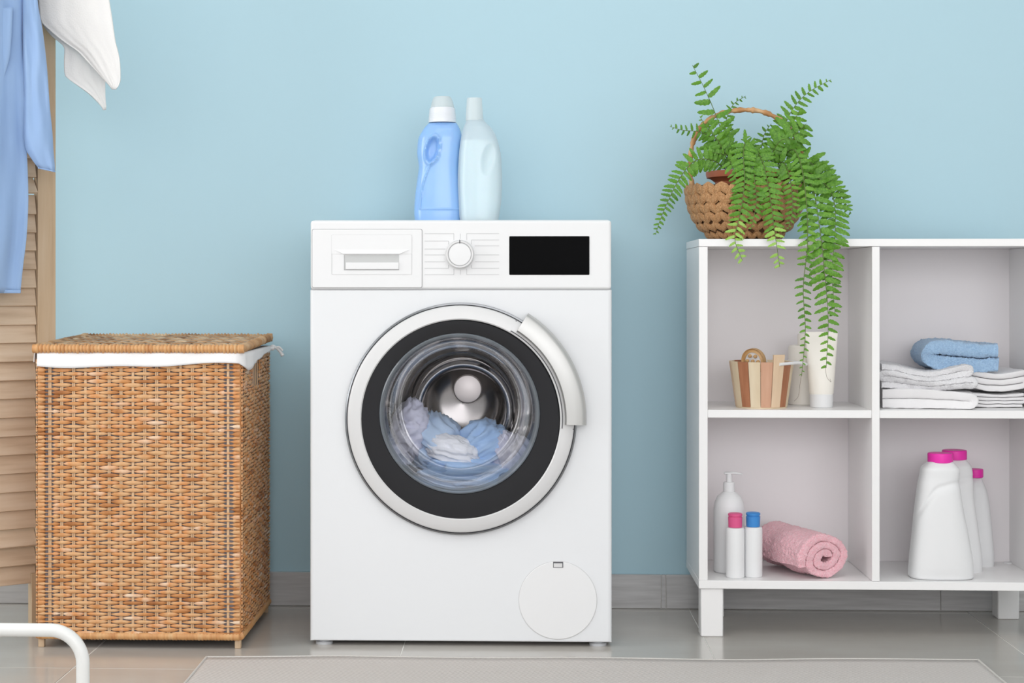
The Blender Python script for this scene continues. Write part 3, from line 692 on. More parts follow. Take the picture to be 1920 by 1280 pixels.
# lower left cubby
lathe_thing('pump_bottle', 'tall white pump bottle standing behind two small bottles with coloured caps', 'bottle', 1367, -0.205, SH0,
    [('bottle_body', [(26, 0), (28.5, 2), (29, 6), (29, 118), (27.5, 129), (22, 141), (14, 148), (11.5, 150)], 'plastic'),
     ('pump_collar', [(10.5, 150), (11, 151), (10.6, 167), (10, 168), (5.5, 168.5), (5.2, 184), (0, 184)], 'plastic')])
pr = [o for o in C.objects if o.name.startswith('pump_bottle')][0]; pk = K(1367, -0.205)
MB().add(*tube(smooth_pts([(-9/pk, 0, 183.5/pk), (-6/pk, 0, 185/pk), (8/pk, -.002, 185.5/pk), (19/pk, -.004, 184.5/pk), (24/pk, -.005, 183/pk)], 14), [0.0022]*2+[.0026]*8+[.0018]*4, 10, [0.0045]*2+[.0055]*5+[.003]*7)).build('pump_head', M['plastic'], pr)
for px, cm, cc, yy, lab in ((1378.5, 'pink_cap', 'pink', -0.272, 'small white cylindrical bottle with pink flip cap on the bottom shelf'), (1412, 'blue_cap', 'blue', -0.262, 'small white cylindrical bottle with bright blue flip cap on the bottom shelf')):
    o = lathe_thing('flip_cap_bottle', lab, 'bottle', px, yy, SH0,
        [('bottle_body', [(16, 0), (17.3, 1.5), (17.3, 90), (16, 93), (10, 94)], 'plastic'),
         ('cap', [(12.3, 94), (12.8, 95), (13.3, 113), (11.9, 113.6), (11.9, 115), (13.3, 115.6), (13.4, 119), (11, 120.5), (0, 121)], cm)])
    o['group'] = 'small flip cap bottles'

# pink rolled towel
def spiral(turns, r0, r1, n=150, squash=1.0):
    o = []
    for k in range(n):
        t = k/(n-1); a = 2*PI*turns*t; r = r0+(r1-r0)*t; wob = 1+0.10*math.sin(2*a+1)*(1-t)
        o.append((r*wob*math.cos(a), r*squash*math.sin(a)))
    return o
PY_ = -0.287
pc = W(1548, 1033, PY_)
th = 0.0125
path = spiral(2.55, 0.006, 0.0415, 150)
# tail laid flat under the roll at the right
def pdef(q):
    x, y, z = q; n_ = noise.noise(Vector((x*18, y*14, z*18)))*0.007
    sq = 1.2-0.08*(y/0.19)
    zz = z*(0.98)+n_
    xx = x*sq+0.0015*math.sin(y*60)
    zz = max(zz, -0.052+abs(n_)*.3)
    return (xx, y, zz)
path = [(a*1.12, b*1.12) for a, b in path]; th *= 1.08
v, f = ribbon(path, th, 0.19, pdef, 22, 0.003, 3, 0.0026)
pt = MB().add(v, f)
pt.xf(Matrix.Rotation(0.42, 4, 'Z'))
zmin = min(p[2] for p in pt.v)
pto = pt.build('rolled_towel', M['terry_pink'], None, 60, loc=(pc.x, PY_, SH0-zmin+.0003)); tag(pto, 'pink terry towel rolled up, its spiral end facing out on the bottom shelf', 'towel')

# detergent jugs
def jug(label, px_rows, cap_rows, plane, depth, e, rz=0.0):
    rings, X = px_loft(px_rows, plane, SH0, depth, 90, 88, e)
    root = empty('detergent_jug', (X, plane, SH0), label, 'bottle', 0, 'white jugs with magenta caps')
    top = max(p[2] for p in rings[-1])
    # moulded arch band on the front
    def dp(p):
        if p[1] > 0: return p
        u = p[0]/0.062; h = p[2]
        arch = 0.162+0.030*math.sin(min(max((u+0.9)/1.6, 0), 1)*PI/2)-0.08*max(0, -u-.2)**1.5
        d = h-arch; y = p[1]
        if d < 0: y -= 0.0035*(1-math.exp(-(-d)/0.004))*max(0, min(1, (h-0.0)/0.02))
        elif d < 0.012: y += 0.0020*math.sin(PI*d/0.012)
        if abs(h-0.020) < .003: y += 0.0007*math.exp(-((h-.020)/.0012)**2)
        return (p[0], y, p[2])
    MB().add(*loft([[dp(p) for p in r] for r in rings])).build('jug_body', M['plastic'], root, 60)
    py1, py0, l, r = cap_rows; k = K((l+r)/2, plane); cx = W((l+r)/2, py0, plane).x-X; z = W(l, py0, plane).z-SH0; R = (r-l)/2/k; h = (py0-py1)/k
    v = []; rg = []
    for rr_, hh in ((.96, 0), (1, .04), (1, .85), (.97, .97), (.90, 1.0)):
        rg.append([(cx+R*rr_*(1+(.012 if q % 2 else -.004))*math.cos(2*PI*q/72), R*rr_*(1+(.012 if q % 2 else -.004))*math.sin(2*PI*q/72), z+h*hh) for q in range(72)])
    MB().add(*loft(rg)).build('cap', M['magenta'], root, 60)
    return root
jug('large white detergent jug with magenta cap, frontmost of the three on the bottom shelf',
    [(1086, 1707, 1820, .95), (1080, 1704, 1823, 1), (1060, 1705, 1822, 1), (1000, 1711, 1813, .95), (950, 1716, 1803, .88), (910, 1721, 1797, .80), (890, 1725, 1797, .76), (882, 1726, 1798, .76), (876, 1728, 1796, .74), (868, 1737, 1789, .58), (864, 1741, 1785, .5)],
    (848.5, 866, 1740, 1786), -0.255, 0.042, 2.9)
jug('large white detergent jug with magenta cap, half hidden behind the frontmost jug',
    [(1079, 1735, 1838, .95), (1073, 1732, 1840, 1), (1050, 1733, 1839, 1), (980, 1742, 1830, .95), (925, 1751, 1823, .85), (885, 1753, 1822, .78), (874, 1755, 1820, .76), (864, 1765, 1813, .58), (859, 1769, 1809, .5)],
    (843, 860.5, 1767, 1812), -0.168, 0.038, 2.9)
jug('smaller white jug with magenta cap, rearmost and furthest right on the bottom shelf',
    [(1071, 1800, 1860, .95), (1065, 1797, 1863, 1), (1040, 1798, 1862, 1), (970, 1804, 1856, .95), (925, 1808, 1850, .85), (912, 1811, 1846, .76), (900, 1815, 1841, .58), (894, 1817, 1840, .5)],
    (878.5, 894, 1812, 1843), -0.100, 0.026, 2.6)

# ------------------------------------------------------------------ towels on the upper right shelf
def serp(n, wdt, lay, dx=0.0, start_right=True, seed=0, pts=14):
    """serpentine fold: n layers, lowest first, folding at alternate ends"""
    rnd = random.Random(seed); out = []; d = 1 if start_right else -1
    for i in range(n):
        z = lay*(i+.5); a, b = (0, wdt) if d > 0 else (wdt, 0)
        j = rnd.uniform(-1, 1)*dx
        xs = np.linspace(a, b, pts)
        for x in xs[(1 if i else 0):]: out.append((x+j*(x/wdt), z))
        if i < n-1:
            for q in (PI/6, PI/3, PI/2, 2*PI/3, 5*PI/6):
                out.append((b+d*lay*.5*math.sin(q)+j, z+lay*.5-lay*.5*math.cos(q)))
        d = -d
    return out
def towel(name, label, path, th, depth, m, loc, rz, deform=None, fray=0.002, seed=0, group=None, pile=0.0004):
    v, f = ribbon(path, th, depth, deform, 16, fray, seed, pile); mb = MB().add(v, f)
    mb.xf(Matrix.Rotation(rz, 4, 'Z'))
    o = mb.build(name, m, None, 60, loc=loc); return tag(o, label, 'towel', group)
TA = W(1656, 762, -0.272)
def d1(q):
    return (q[0], q[1]+.004*math.sin(q[2]*90), q[2]*(1+.10*math.sin(q[0]*22+.4))+.0010*noise.noise(Vector(q)*60))
towel('smooth_towel', 'smooth white folded towel, lowest in the stack left of the linen', serp(2, 0.172, 0.0185, seed=1), 0.0180, 0.17, M['cloth_white'], (TA.x+.001, -0.262, SH1+.0006), -0.17, d1, 0.001, 1)
def d2(q):
    x = q[0]; return (x, q[1]+.006*math.sin(q[2]*140+x*20), q[2]+.0075*math.cos((x-.005)*2*PI/0.175)*(0.35+.65*min(1, q[2]/.04))+.0012*noise.noise(Vector(q)*70))
towel('terry_towel', 'white fluffy terry towel folded in layers on top of the smooth one', serp(4, 0.176, 0.0110, 0.004, seed=2), 0.0100, 0.17, M['terry_white'], (TA.x+.0, -0.258, SH1+.0395), -0.14, d2, 0.003, 2, pile=0.0018)
TB = W(1822, 765, -0.262)
def d3(q):
    x = q[0]; return (x, q[1]+.003*math.sin(q[2]*100), q[2]*(1-.14*math.sin(x/0.12*PI))+.0012*noise.noise(Vector(q)*40))
towel('folded_linen', 'thin folded white linen at the far right of the shelf, under another', serp(4, 0.105, 0.0078, 0.004, seed=3, start_right=False), 0.0066, 0.15, M['cloth_white'], (TB.x+.010, -0.235, SH1+.0006), 0.05, d3, 0.001, 3)
def d4(q):
    x = q[0]; return (x, q[1]+.003*math.sin(q[2]*100), q[2]-.009*math.sin(x/0.12*PI)*(1)+.0012*noise.noise(Vector(q)*40)+.009)
towel('folded_sheet', 'white folded sheet lying on the thin linen, right of the blue towel', serp(3, 0.112, 0.0130, 0.004, seed=4), 0.0118, 0.15, M['cloth_white'], (TB.x+.005, -0.232, SH1+.0325), 0.03, d4, 0.001, 4)
TC = W(1722, 690, -0.24)
def d5(q):
    x = q[0]; s = 0.0025*math.sin(x*40)
    return (x+.003*math.sin(q[1]*50), q[1]+.004*math.sin(q[2]*120), q[2]*(1-.10*(x/.15))+s*(q[2]/.06)-.010*math.sin(min(1, max(0, x/.16))*PI)*(1-q[2]/.06)+.0018*noise.noise(Vector(q)*70))
bpath = [(0.142, 0.012)]+[(x, 0.013) for x in np.linspace(.13, .024, 12)]+[(0.015-0.0*0+0.0-.0165*math.sin(a), 0.0275-0.0145*math.cos(a)) for a in np.linspace(0.2, PI-.2, 9)]+[(x, 0.0425) for x in np.linspace(.024, .140, 12)]
towel('blue_towel', 'light blue terry towel folded double on top of the white towels', bpath, 0.0255, 0.12, M['terry_blue'], (TC.x+.022, -0.232, W(1722, 699, -.24).z+.0105), -0.06, d5, 0.004, 5, pile=0.0026)

# ------------------------------------------------------------------ wicker basket with fern
FYc = -0.195
fp = W(1396.5, 447, FYc); fk = K(1396, FYc)
bas = empty('hyacinth_basket', (fp.x, FYc, ztt), 'round braided water hyacinth basket with tall hoop handle holding the fern pot', 'basket')
prof = [(0, 62), (12, 76), (28, 90), (48, 100), (68, 106), (88, 108.5), (100, 108)]   # height px, radius px
def brad(h): return float(np.interp(h, [p[0] for p in prof], [p[1] for p in prof]))/fk
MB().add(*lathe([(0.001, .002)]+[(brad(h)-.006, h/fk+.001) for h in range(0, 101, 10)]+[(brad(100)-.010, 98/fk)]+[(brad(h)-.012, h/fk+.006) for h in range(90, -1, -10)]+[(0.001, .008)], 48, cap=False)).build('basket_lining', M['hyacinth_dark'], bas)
# braid lobe
rg = []
for k in range(9):
    t = k/8; s = math.sin(PI*min(max(t, .03), .97))**0.95
    rg.append([((.5*s)*math.cos(a)*(1), (.38*s)*math.sin(a), t-.5) for a in [2*PI*q/7 for q in range(7)]])
lobe = MB().add(*loft(rg)).mesh('braid_lobe', M['hyacinth'])
rowsB = [(5, 17), (21, 20), (38, 21), (55, 21), (72, 21), (89, 20)]
for ri, (h, rh) in enumerate(rowsB):
    n = 48
    for k in range(n):
        for sgn in ((1,) if ri else (1,)):
            a = 2*PI*(k+.5*(ri % 2))/n; R = brad(h)
            slope = (brad(min(h+8, 100))-brad(max(h-8, 0)))*fk/16
            o = link('braid', lobe, bas)
            lean = 0.52*(1 if k % 2 else -1)+random.uniform(-.12, .12)
            Mx = Matrix.Translation((R*math.cos(a), R*math.sin(a), h/fk+.004)) @ Matrix.Rotation(a+PI/2, 4, 'Z') @ Matrix.Rotation(math.atan(slope), 4, 'X') @ Matrix.Rotation(lean, 4, 'Y')
            wd = 2*PI*R/n*1.22; Mx = Mx @ Matrix.Diagonal((wd, .015, (rh+9)/fk, 1))
            o.matrix_local = Mx
# handle
hpx = [(1298, 352), (1294, 310), (1300, 265), (1320, 232), (1355, 212), (1400, 206), (1440, 213), (1475, 236), (1500, 275), (1509, 315), (1508, 352)]
hp3 = [W(px, py, FYc)-Vector((fp.x, FYc, ztt)) for px, py in hpx]
pts = smooth_pts(hp3, 90)
MB().add(*tube(pts, [0.0052+.0011*math.sin(i*1.1)+.0008*math.sin(i*2.7) for i in range(90)], 10)).build('hoop_handle', M['hyacinth'], bas)
# potted fern
pot_x = W(1410, 340, FYc).x; potk = K(1410, FYc)
fern = empty('potted_fern', (pot_x, FYc, ztt+.010), 'green sword fern with long hanging fronds in a terracotta plastic pot', 'plant')
zr1 = W(1410, 322, FYc).z-ztt-.010; 
rim = 84/potk
MB().add(*lathe([(0.052, 0), (0.055, .001), (rim*.86-.004, zr1-.022), (rim*.93, zr1-.014), (rim, zr1-.013), (rim*1.02, zr1-.006), (rim*1.02, zr1), (rim*.97, zr1), (rim*.90, zr1-.012), (rim*.8, zr1-.02), (0.001, zr1-.02)], 56, cap=False)).build('pot', M['terracotta'], fern, 30, label='terracotta coloured pot')
MB().add(*lathe([(rim*.89, zr1-.012), (rim*.5, zr1-.006), (0, zr1-.004)], 40, cap=False)).build('soil', M['soil'], fern)
FO = Vector((pot_x, FYc, ztt+.010))
# leaflet, length 1 along x, in the xy plane
def leaflet_mesh(seed, m):
    rnd = random.Random(seed); st = 8; v = []; f = []
    ws = [0.05, 0.115, 0.135, 0.13, 0.12, 0.112, 0.098, 0.07, 0.02]
    for i in range(st+1):
        t = i/st; z = -0.14*t*t+0.02*math.sin(t*9+seed); yo = 0.06*t*t
        wob = 1+(0.16 if i % 2 else -0.10)
        v += [(t, yo+ws[i]*wob, z-.035+.02*math.sin(i*2.1+seed)), (t, yo, z), (t, yo-ws[i]*wob, z-.035-.02*math.sin(i*1.7+seed))]
    for i in range(st):
        a = i*3; f += [(a, a+3, a+4, a+1), (a+1, a+4, a+5, a+2)]
    return v, f
LV = [leaflet_mesh(s, None) for s in range(4)]
LM = [MB().add(*q).mesh('leaflet', M['leaf'], 80) for q in LV]
LMY = [MB().add(*q).mesh('leaflet_young', M['leaf_young'], 80) for q in LV]
FR = [   # (points px,py,y), max leaflet px, spacing px, young tip, profile, skip base fraction
 ([(1368, 318, -.20), (1360, 270, -.205), (1340, 210, -.21), (1318, 160, -.215), (1298, 122, -.22)], 34, 18, 0, 'long', .12),
 ([(1372, 316, -.17), (1362, 262, -.16), (1362, 225, -.155), (1375, 196, -.15), (1398, 180, -.15)], 17, 9, 0, 'bell', .35),
 ([(1372, 312, -.21), (1345, 268, -.225), (1315, 248, -.235), (1280, 244, -.24), (1256, 237, -.24)], 24, 9, 0, 'taper', .2),
 ([(1362, 318, -.24), (1335, 300, -.27), (1302, 302, -.285), (1274, 335, -.285), (1252, 378, -.28), (1238, 412, -.275), (1229, 440, -.27)], 27, 8.5, 0, 'bell', .05),
 ([(1450, 312, -.20), (1464, 262, -.20), (1482, 212, -.20), (1512, 176, -.20), (1558, 149, -.20)], 30, 10, 0, 'taper', .25),
 ([(1440, 306, -.23), (1468, 275, -.24), (1495, 248, -.25), (1512, 232, -.255)], 42, 11, 0, 'long', .22),
 ([(1428, 306, -.17), (1428, 275, -.16), (1434, 250, -.155), (1446, 232, -.15)], 24, 9, 0, 'taper', .1),
 ([(1402, 312, -.24), (1398, 268, -.285), (1394, 290, -.315), (1396, 340, -.325), (1388, 400, -.332), (1378, 448, -.335), (1392, 488, -.335)], 28, 9, 1, 'taper', .04),
 ([(1425, 312, -.24), (1420, 285, -.285), (1432, 310, -.315), (1444, 370, -.33), (1452, 430, -.335), (1462, 500, -.34)], 28, 8.5, 1, 'taper', .04),
 ([(1455, 312, -.22), (1485, 280, -.27), (1502, 310, -.31), (1512, 380, -.33), (1514, 460, -.34), (1506, 540, -.345), (1510, 620, -.345), (1503, 705, -.34)], 27, 11, 0, 'taper', .06),
 ([(1460, 315, -.22), (1490, 310, -.27), (1522, 350, -.31), (1536, 420, -.335), (1546, 510, -.345), (1553, 600, -.35), (1549, 690, -.345)], 35, 12.5, 0, 'long', .06),
 ([(1462, 318, -.21), (1500, 312, -.22), (1540, 330, -.235), (1574, 362, -.245), (1596, 400, -.25)], 30, 8, 0, 'bell', .1),
 ([(1465, 318, -.22), (1520, 325, -.26), (1560, 365, -.30), (1566, 430, -.33), (1560, 510, -.34), (1566, 590, -.345)], 31, 9.5, 0, 'long', .06),
 ([(1390, 312, -.23), (1362, 290, -.26), (1345, 262, -.27), (1326, 240, -.275), (1312, 218, -.28)], 30, 9, 0, 'taper', .1),
 ([(1400, 308, -.22), (1380, 292, -.25), (1360, 290, -.265), (1335, 285, -.275)], 24, 9, 0, 'taper', .1),
 ([(1436, 310, -.23), (1450, 282, -.26), (1466, 262, -.275), (1490, 262, -.285)], 30, 9, 0, 'taper', .1),
 ([(1415, 312, -.25), (1408, 296, -.29), (1414, 330, -.32), (1418, 380, -.33), (1408, 430, -.335)], 32, 9, 0, 'taper', .04),
 ([(1450, 312, -.24), (1470, 305, -.28), (1482, 340, -.315), (1486, 390, -.325), (1478, 430, -.33)], 30, 9, 0, 'taper', .04),
 ([(1380, 314, -.25), (1368, 300, -.28), (1378, 325, -.31), (1382, 362, -.32), (1384, 392, -.325)], 24, 8.5, 0, 'taper', .06),
 ([(1374, 314, -.22), (1352, 280, -.23), (1338, 252, -.235), (1326, 228, -.24)], 36, 11, 0, 'long', .15),
 ([(1455, 306, -.23), (1472, 262, -.24), (1486, 232, -.245), (1500, 205, -.25)], 36, 12, 0, 'long', .2),
 ([(1470, 312, -.22), (1510, 300, -.24), (1550, 335, -.25), (1585, 375, -.255)], 34, 11, 0, 'bell', .15),
 ([(1420, 305, -.20), (1412, 285, -.20), (1400, 270, -.205), (1398, 255, -.21)], 28, 9, 0, 'taper', .05),
]
allL = []; fronds = []
rnd = random.Random(11)
for fi, (P, LM_, sp, young, prf, skip) in enumerate(FR):
    w3 = [W(px, py, y)-FO for px, py, y in P]
    dense = smooth_pts(w3, 80); kf = K(P[-1][0], P[-1][1] and P[-1][2]); pts, Ln = resample(dense, n=70)
    frond = MB().add(*tube(pts, list(np.linspace(0.0013, 0.0005, 70)), 6)).build('frond', M['stem'], fern, label='long frond hanging over the shelf front' if P[-1][1] > 600 else None)
    fronds.append(frond)
    step = sp*(1.24 if P[-1][1] > 480 else 1.1)/kf; n = int(Ln*(1-skip)/step)
    for k in range(n):
        t = skip+(1-skip)*(k+.5)/n; i = min(int(t*69), 68); p = pts[i].lerp(pts[i+1], t*69-i); T = (pts[i+1]-pts[i]).normalized()
        u = (t-skip)/(1-skip)
        if young: s = min(1, .6+u*2)*(1-.62*u**3)
        elif prf == 'taper': s = min(1, .55+u*3)*(1-u)**0.5
        elif prf == 'bell': s = min(1, .5+u*3)*(1-u*u*.8)
        else: s = min(1, .6+u*2.5)*(1 if u < .55 else 1-(u-.55)*1.5)
        s = max(s, .18); L = LM_/kf*s*rnd.uniform(.88, 1.08)
        view = (Vector((0, CAM_Y, CAM_Z))-(p+FO)).normalized()
        side = T.cross(view).normalized()
        for sg in (1, -1):
            if rnd.random() < 0.03: continue
            X = (side*sg+T*rnd.uniform(.12, .36)+Vector((0, 0, -.12*rnd.random()))+view*rnd.uniform(-.25, .2)).normalized()
            Z = (view+side*sg*rnd.uniform(-.15, .35)+Vector((0, 0, rnd.uniform(-.2, .5)))); Z = (Z-X*Z.dot(X)).normalized(); Y = Z.cross(X)
            pp = p+T*(step*.25*sg)
            Mx = Matrix(((X.x*L, Y.x*L*(1 if sg > 0 else -1), Z.x*L, pp.x), (X.y*L, Y.y*L*(1 if sg > 0 else -1), Z.y*L, pp.y), (X.z*L, Y.z*L*(1 if sg > 0 else -1), Z.z*L, pp.z), (0, 0, 0, 1)))
            Mx = Mx @ Matrix.Diagonal((1, rnd.uniform(.95, 1.25)*(1.15 if s > .5 else 1.5), 1, 1))
            yg = young and u > .72
            front = (p+FO).y < -.2
            allL.append((L*(1 if front else .9), fi, Mx, yg, rnd.randrange(4)))
allL.sort(key=lambda q: -q[0])
for L, fi, Mx, yg, s in allL[:300]:
    o = link('leaflet', (LMY if yg else LM)[s], fronds[fi]); o.matrix_local = Mx
mb = MB()
for L, fi, Mx, yg, s in allL[300:]:
    v, f = LV[s]; mb.add([Mx @ Vector(p) for p in v], f, 1 if yg else 0)
so = mb.build('small_leaflets', [M['leaf'], M['leaf_young']], fern, 80); so['kind'] = 'stuff'
# thin runner roots at the tips
for pl in ([(1503, 700, -.34), (1500, 720, -.34), (1497, 742, -.34), (1489, 752, -.338)], [(1548, 688, -.345), (1550, 706, -.345), (1558, 716, -.345), (1556, 710, -.343)]):
    MB().add(*tube(smooth_pts([W(*p)-FO for p in pl], 16), 0.0003, 5)).build('runner', M['root'], fern)

# ------------------------------------------------------------------ wicker laundry hamper
HY0, HY1 = -0.463, -0.085
h0 = W(72, 1200, HY0).x; h1 = W(450, 1200, HY0).x
ham = empty('laundry_hamper', (h0, HY0, 0), 'tall brown wicker laundry hamper with hinged lid and white cotton liner', 'laundry basket', 0.004)
HWd = h1-h0; HD = HY1-HY0
hz = lambda py: W(260, py, HY0).z
zb_, zt_ = hz(1190), hz(676)
rows_n = 73; pitch = (zt_-zb_)/rows_n
def strand(length, row, npitch, slot=None, jit=0.0, seed=0):
    return strands(length, row, npitch, [(0, 1)], jit, seed)
def strands(length, row, npitch, runs, jit, seed):
    """woven strand along local x, bulging over alternate stakes; local y is outward (negative = out)"""
    r_ = random.Random(seed*1000+row); seg = []
    sp = length/npitch; N = npitch*8
    out = MB()
    for a, b in runs:
        pts = []; ra = []; rb = []
        n0, n1 = int(a*N), int(b*N)
        for k in range(n0, n1+1):
            x = length*k/N; ph = PI*(x/sp)+PI*(row % 2)
            c = math.cos(ph); q = (1-c)/2; y = -0.0032*(1-1.55*q**5)
            d = min(x, length-x)
            e = 1.0
            if 0.014 < d < 0.030: e = 0.50
            if d < 0.014: y = -0.0034
            hh = pitch*(0.20+.29*(1-q**3))*e*(1+jit*noise.noise(Vector((x*40, row*3.1, seed))))
            zoff = jit*0.0022*noise.noise(Vector((x*30, row*1.7+seed*9, 4.2)))
            pts.append((x, y, zoff)); ra.append(hh); rb.append(0.0019)
        out.add(*tube(pts, ra, 6, rb))
    return out
NF = 17
for r in range(rows_n):
    z = zb_+pitch*(r+.5)
    o = strand(HWd, r, NF, None, 0.35, 1).build('strand', M['wicker'], ham, 70, loc=(0, 0, z))
slot_z = (hz(720), hz(682))
for r in range(rows_n):
    z = zb_+pitch*(r+.5)
    sl = (.36, .62) if slot_z[0]-.012 < z < slot_z[1]+.0 else None
    for run in ([(0, 1)] if not sl else [(0, sl[0]), (sl[1], 1)]):
        o = strands(HD, r, 15, [run], 0.9, 2).build('strand', M['wicker'], ham, 70, loc=(HWd, 0, z)); o.rotation_euler = (0, 0, PI/2)
mb = MB()
for r in range(rows_n):
    z = zb_+pitch*(r+.5)
    s = strand(HD, r, 12, None, .5, 3); s.xf(Matrix.Translation((0, HD, z)) @ Matrix.Rotation(-PI/2, 4, 'Z')); mb.add(s.v, s.f)
    s = strand(HWd, r, 12, None, .5, 4); s.xf(Matrix.Translation((HWd, HD, z)) @ Matrix.Rotation(PI, 4, 'Z')); mb.add(s.v, s.f)
so = mb.build('far_side_weave', M['wicker_mass'], ham, 70); so['kind'] = 'stuff'
# stakes: pairs on the front, singles on the side
stk = MB().add(*tube([(0, 0, zb_-.004), (0, 0, zt_+.002)], 0.0014, 6)).mesh('stake', M['stake'])
for j in range(1, NF):
    x = HWd*j/NF
    for d in ((-.0017, .0017) if j % 4 else (0,)):
        o = link('stake', stk, ham, (x+d, -0.0012, 0)); o.scale = (1.15 if j % 4 else 2.1, 1, 1)
for j in range(1, 15):
    link('stake', stk, ham, (HWd, HD*j/15, 0))
for x, y in ((.005, .005), (HWd-.005, .005), (HWd-.005, HD-.005), (.005, HD-.005)):
    pts = [(x, y, zb_+(zt_-zb_)*k/72) for k in range(73)]
    MB().add(*tube(pts, [0.0068+.0008*(k % 2) for k in range(73)], 10)).build('corner_post', M['wicker'], ham, 70)
    MB().add(*box(x-.006, x+.006, y-.004, y+.008, 0, zb_+.01, .001, 1)).build('foot', M['screen_post'], ham)
def wrap_rim(p0, p1, r, wraps, m, par, name='rim', amp=.0009, seed=0):
    p0, p1 = Vector(p0), Vector(p1); n = wraps*3; r_ = random.Random(seed)
    pts = [p0.lerp(p1, k/n) for k in range(n+1)]; rad = []
    for w_ in range(wraps):
        j = r_.uniform(-.4, .5)*amp; rad += [r-amp+j*.3, r+j, r+j*.8]
    rad.append(r-amp); rad[0] = r*.8; rad[-1] = r*.8
    return MB().add(*tube(pts, rad, 12)).build(name, m, par, 70)
zr = zb_-.002
for i, (a, b) in enumerate((((0, 0), (HWd, 0)), ((HWd, 0), (HWd, HD)), ((HWd, HD), (0, HD)), ((0, HD), (0, 0)))):
    wrap_rim((a[0], a[1], zr), (b[0], b[1], zr), 0.0080, 62, M['rim'], ham, 'bottom_rim', seed=i)
    wrap_rim((a[0], a[1], zt_), (b[0], b[1], zt_), 0.0055, 60, M['rim'], ham, 'top_rim', seed=i+9)
# liner inside and folded over the rim
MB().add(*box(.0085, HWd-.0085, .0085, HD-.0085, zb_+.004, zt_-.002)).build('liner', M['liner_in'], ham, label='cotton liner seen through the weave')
# fold strip: closed band round the rim, hem height varying
def fold(u, v_):
    s = u*(2*HWd+2*HD); top = zt_+.0155
    if s < HWd: x, y, nx, ny = s, 0, 0, -1
    elif s < HWd+HD: x, y, nx, ny = HWd, s-HWd, 1, 0
    elif s < 2*HWd+HD: x, y, nx, ny = HWd-(s-HWd-HD), HD, 0, 1
    else: x, y, nx, ny = 0, HD-(s-2*HWd-HD), -1, 0
    drop = .0245+.004*math.sin(s*11+.4)+.002*math.sin(s*31)
    if HWd < s < HWd+HD:
        q = (s-HWd)/HD; drop = .026+.010*math.exp(-((q-.14)/.12)**2) if q < .4 else .030*(1-q)*1.0+.004
        drop = max(drop, .006)
    out = .0085+.0015*math.sin(s*55)+.002*v_
    if v_ < .2: k = v_/.2; return (x+nx*(out*k), y+ny*(out*k), top+.0005)
    k = (v_-.2)/.8; return (x+nx*out, y+ny*out, top-drop*k)
v, f = grid(fold, 180, 8)
solid(MB().add(v, f).build('liner_fold', M['liner'], ham, 70, label='white liner edge folded over the rim'), .0012)
kx_ = HWd+.012; ky_ = HD-.012
mb = MB()
mb.add(*tube(smooth_pts([(HWd+.002, ky_-.02, zt_+.004), (HWd+.010, ky_-.006, zt_+.012), (HWd+.020, ky_, zt_+.012), (HWd+.030, ky_+.004, zt_+.001), (HWd+.034, ky_+.004, zt_-.006)], 20), [.005, .005, .0045, .004, .0045, .006, .007, .006, .0045, .0035, .003, .003, .003, .003, .003, .0032, .0036, .004, .0045, .003], 8))
mb.add(*tube(smooth_pts([(HWd+.016, ky_, zt_+.012), (HWd+.026, ky_-.002, zt_+.014), (HWd+.034, ky_, zt_+.006)], 10), .0022, 7))
mb.build('liner_tie', M['liner'], ham, label='knotted white tie')
# lid, slightly raised at the back
lid = bpy.data.objects.new('lid', None); 
LZ = hz(664)+.003; rk = 0.0085
rise = 0.010
def lp(x, y, dz=0): return (x, y, LZ+rk+rise*(y/HD)+dz)
x0_, x1_ = -.003, HWd+.003; y0_, y1_ = -.006, HD+.004
lidm = MB()
def lidz(x, y): return .0035*math.sin(PI*min(max(x/HWd, 0), 1))*math.sin(PI*min(max(y/HD, 0), 1))
lid = MB().add(*grid(lambda u, v_: lp(x0_+(x1_-x0_)*u, y0_+(y1_-y0_)*v_, -.003+lidz(x0_+(x1_-x0_)*u, y0_+(y1_-y0_)*v_)), 14, 14)).build('lid', M['wicker_lid'], ham, label='woven lid with wrapped rim')
solid(lid, .004)
for i, (a, b) in enumerate((((x0_, y0_), (x1_, y0_)), ((x1_, y0_), (x1_, y1_)), ((x1_, y1_), (x0_, y1_)), ((x0_, y1_), (x0_, y0_)))):
    wrap_rim(lp(*a), lp(*b), rk if i else rk+.0005, 56, M['rim'] if i == 0 else M['wicker_lid'], lid, 'lid_rim', .0024, seed=i+20)
for x, y in ((x0_, y0_), (x1_, y0_), (x1_, y1_), (x0_, y1_)):
    MB().add(*tube([(x-.006, y, lp(x, y)[2]), (x+.006, y, lp(x, y)[2])], .0088, 10)).build('lid_corner', M['rim'], lid, 70)
nr = 30
for r in range(nr):
    y = y0_+.012+(y1_-y0_-.024)*r/(nr-1); pts = []; ra = []; N = 17*4
    for k in range(N+1):
        x = x0_+.006+(x1_-x0_-.012)*k/N; ph = PI*(k/4)+PI*((r//2) % 2)
        pts.append(lp(x, y+.0012*noise.noise(Vector((x*20, r, 1))), .0022*math.cos(ph)+.0015+lidz(x, y))); ra.append(.0020)
    MB().add(*tube(pts, ra, 6, .0066)).build('lid_strand', M['wicker_lid'], lid, 70)

# ------------------------------------------------------------------ folding louvre screen
sp0 = floor_at(66, 1172); sang = math.radians(36)+TH
scr = empty('louvred_screen', (W(101, 700, -0.262).x, -0.262, 0), 'washed wood louvred folding screen at the left edge, behind the shirt', 'screen', sang)
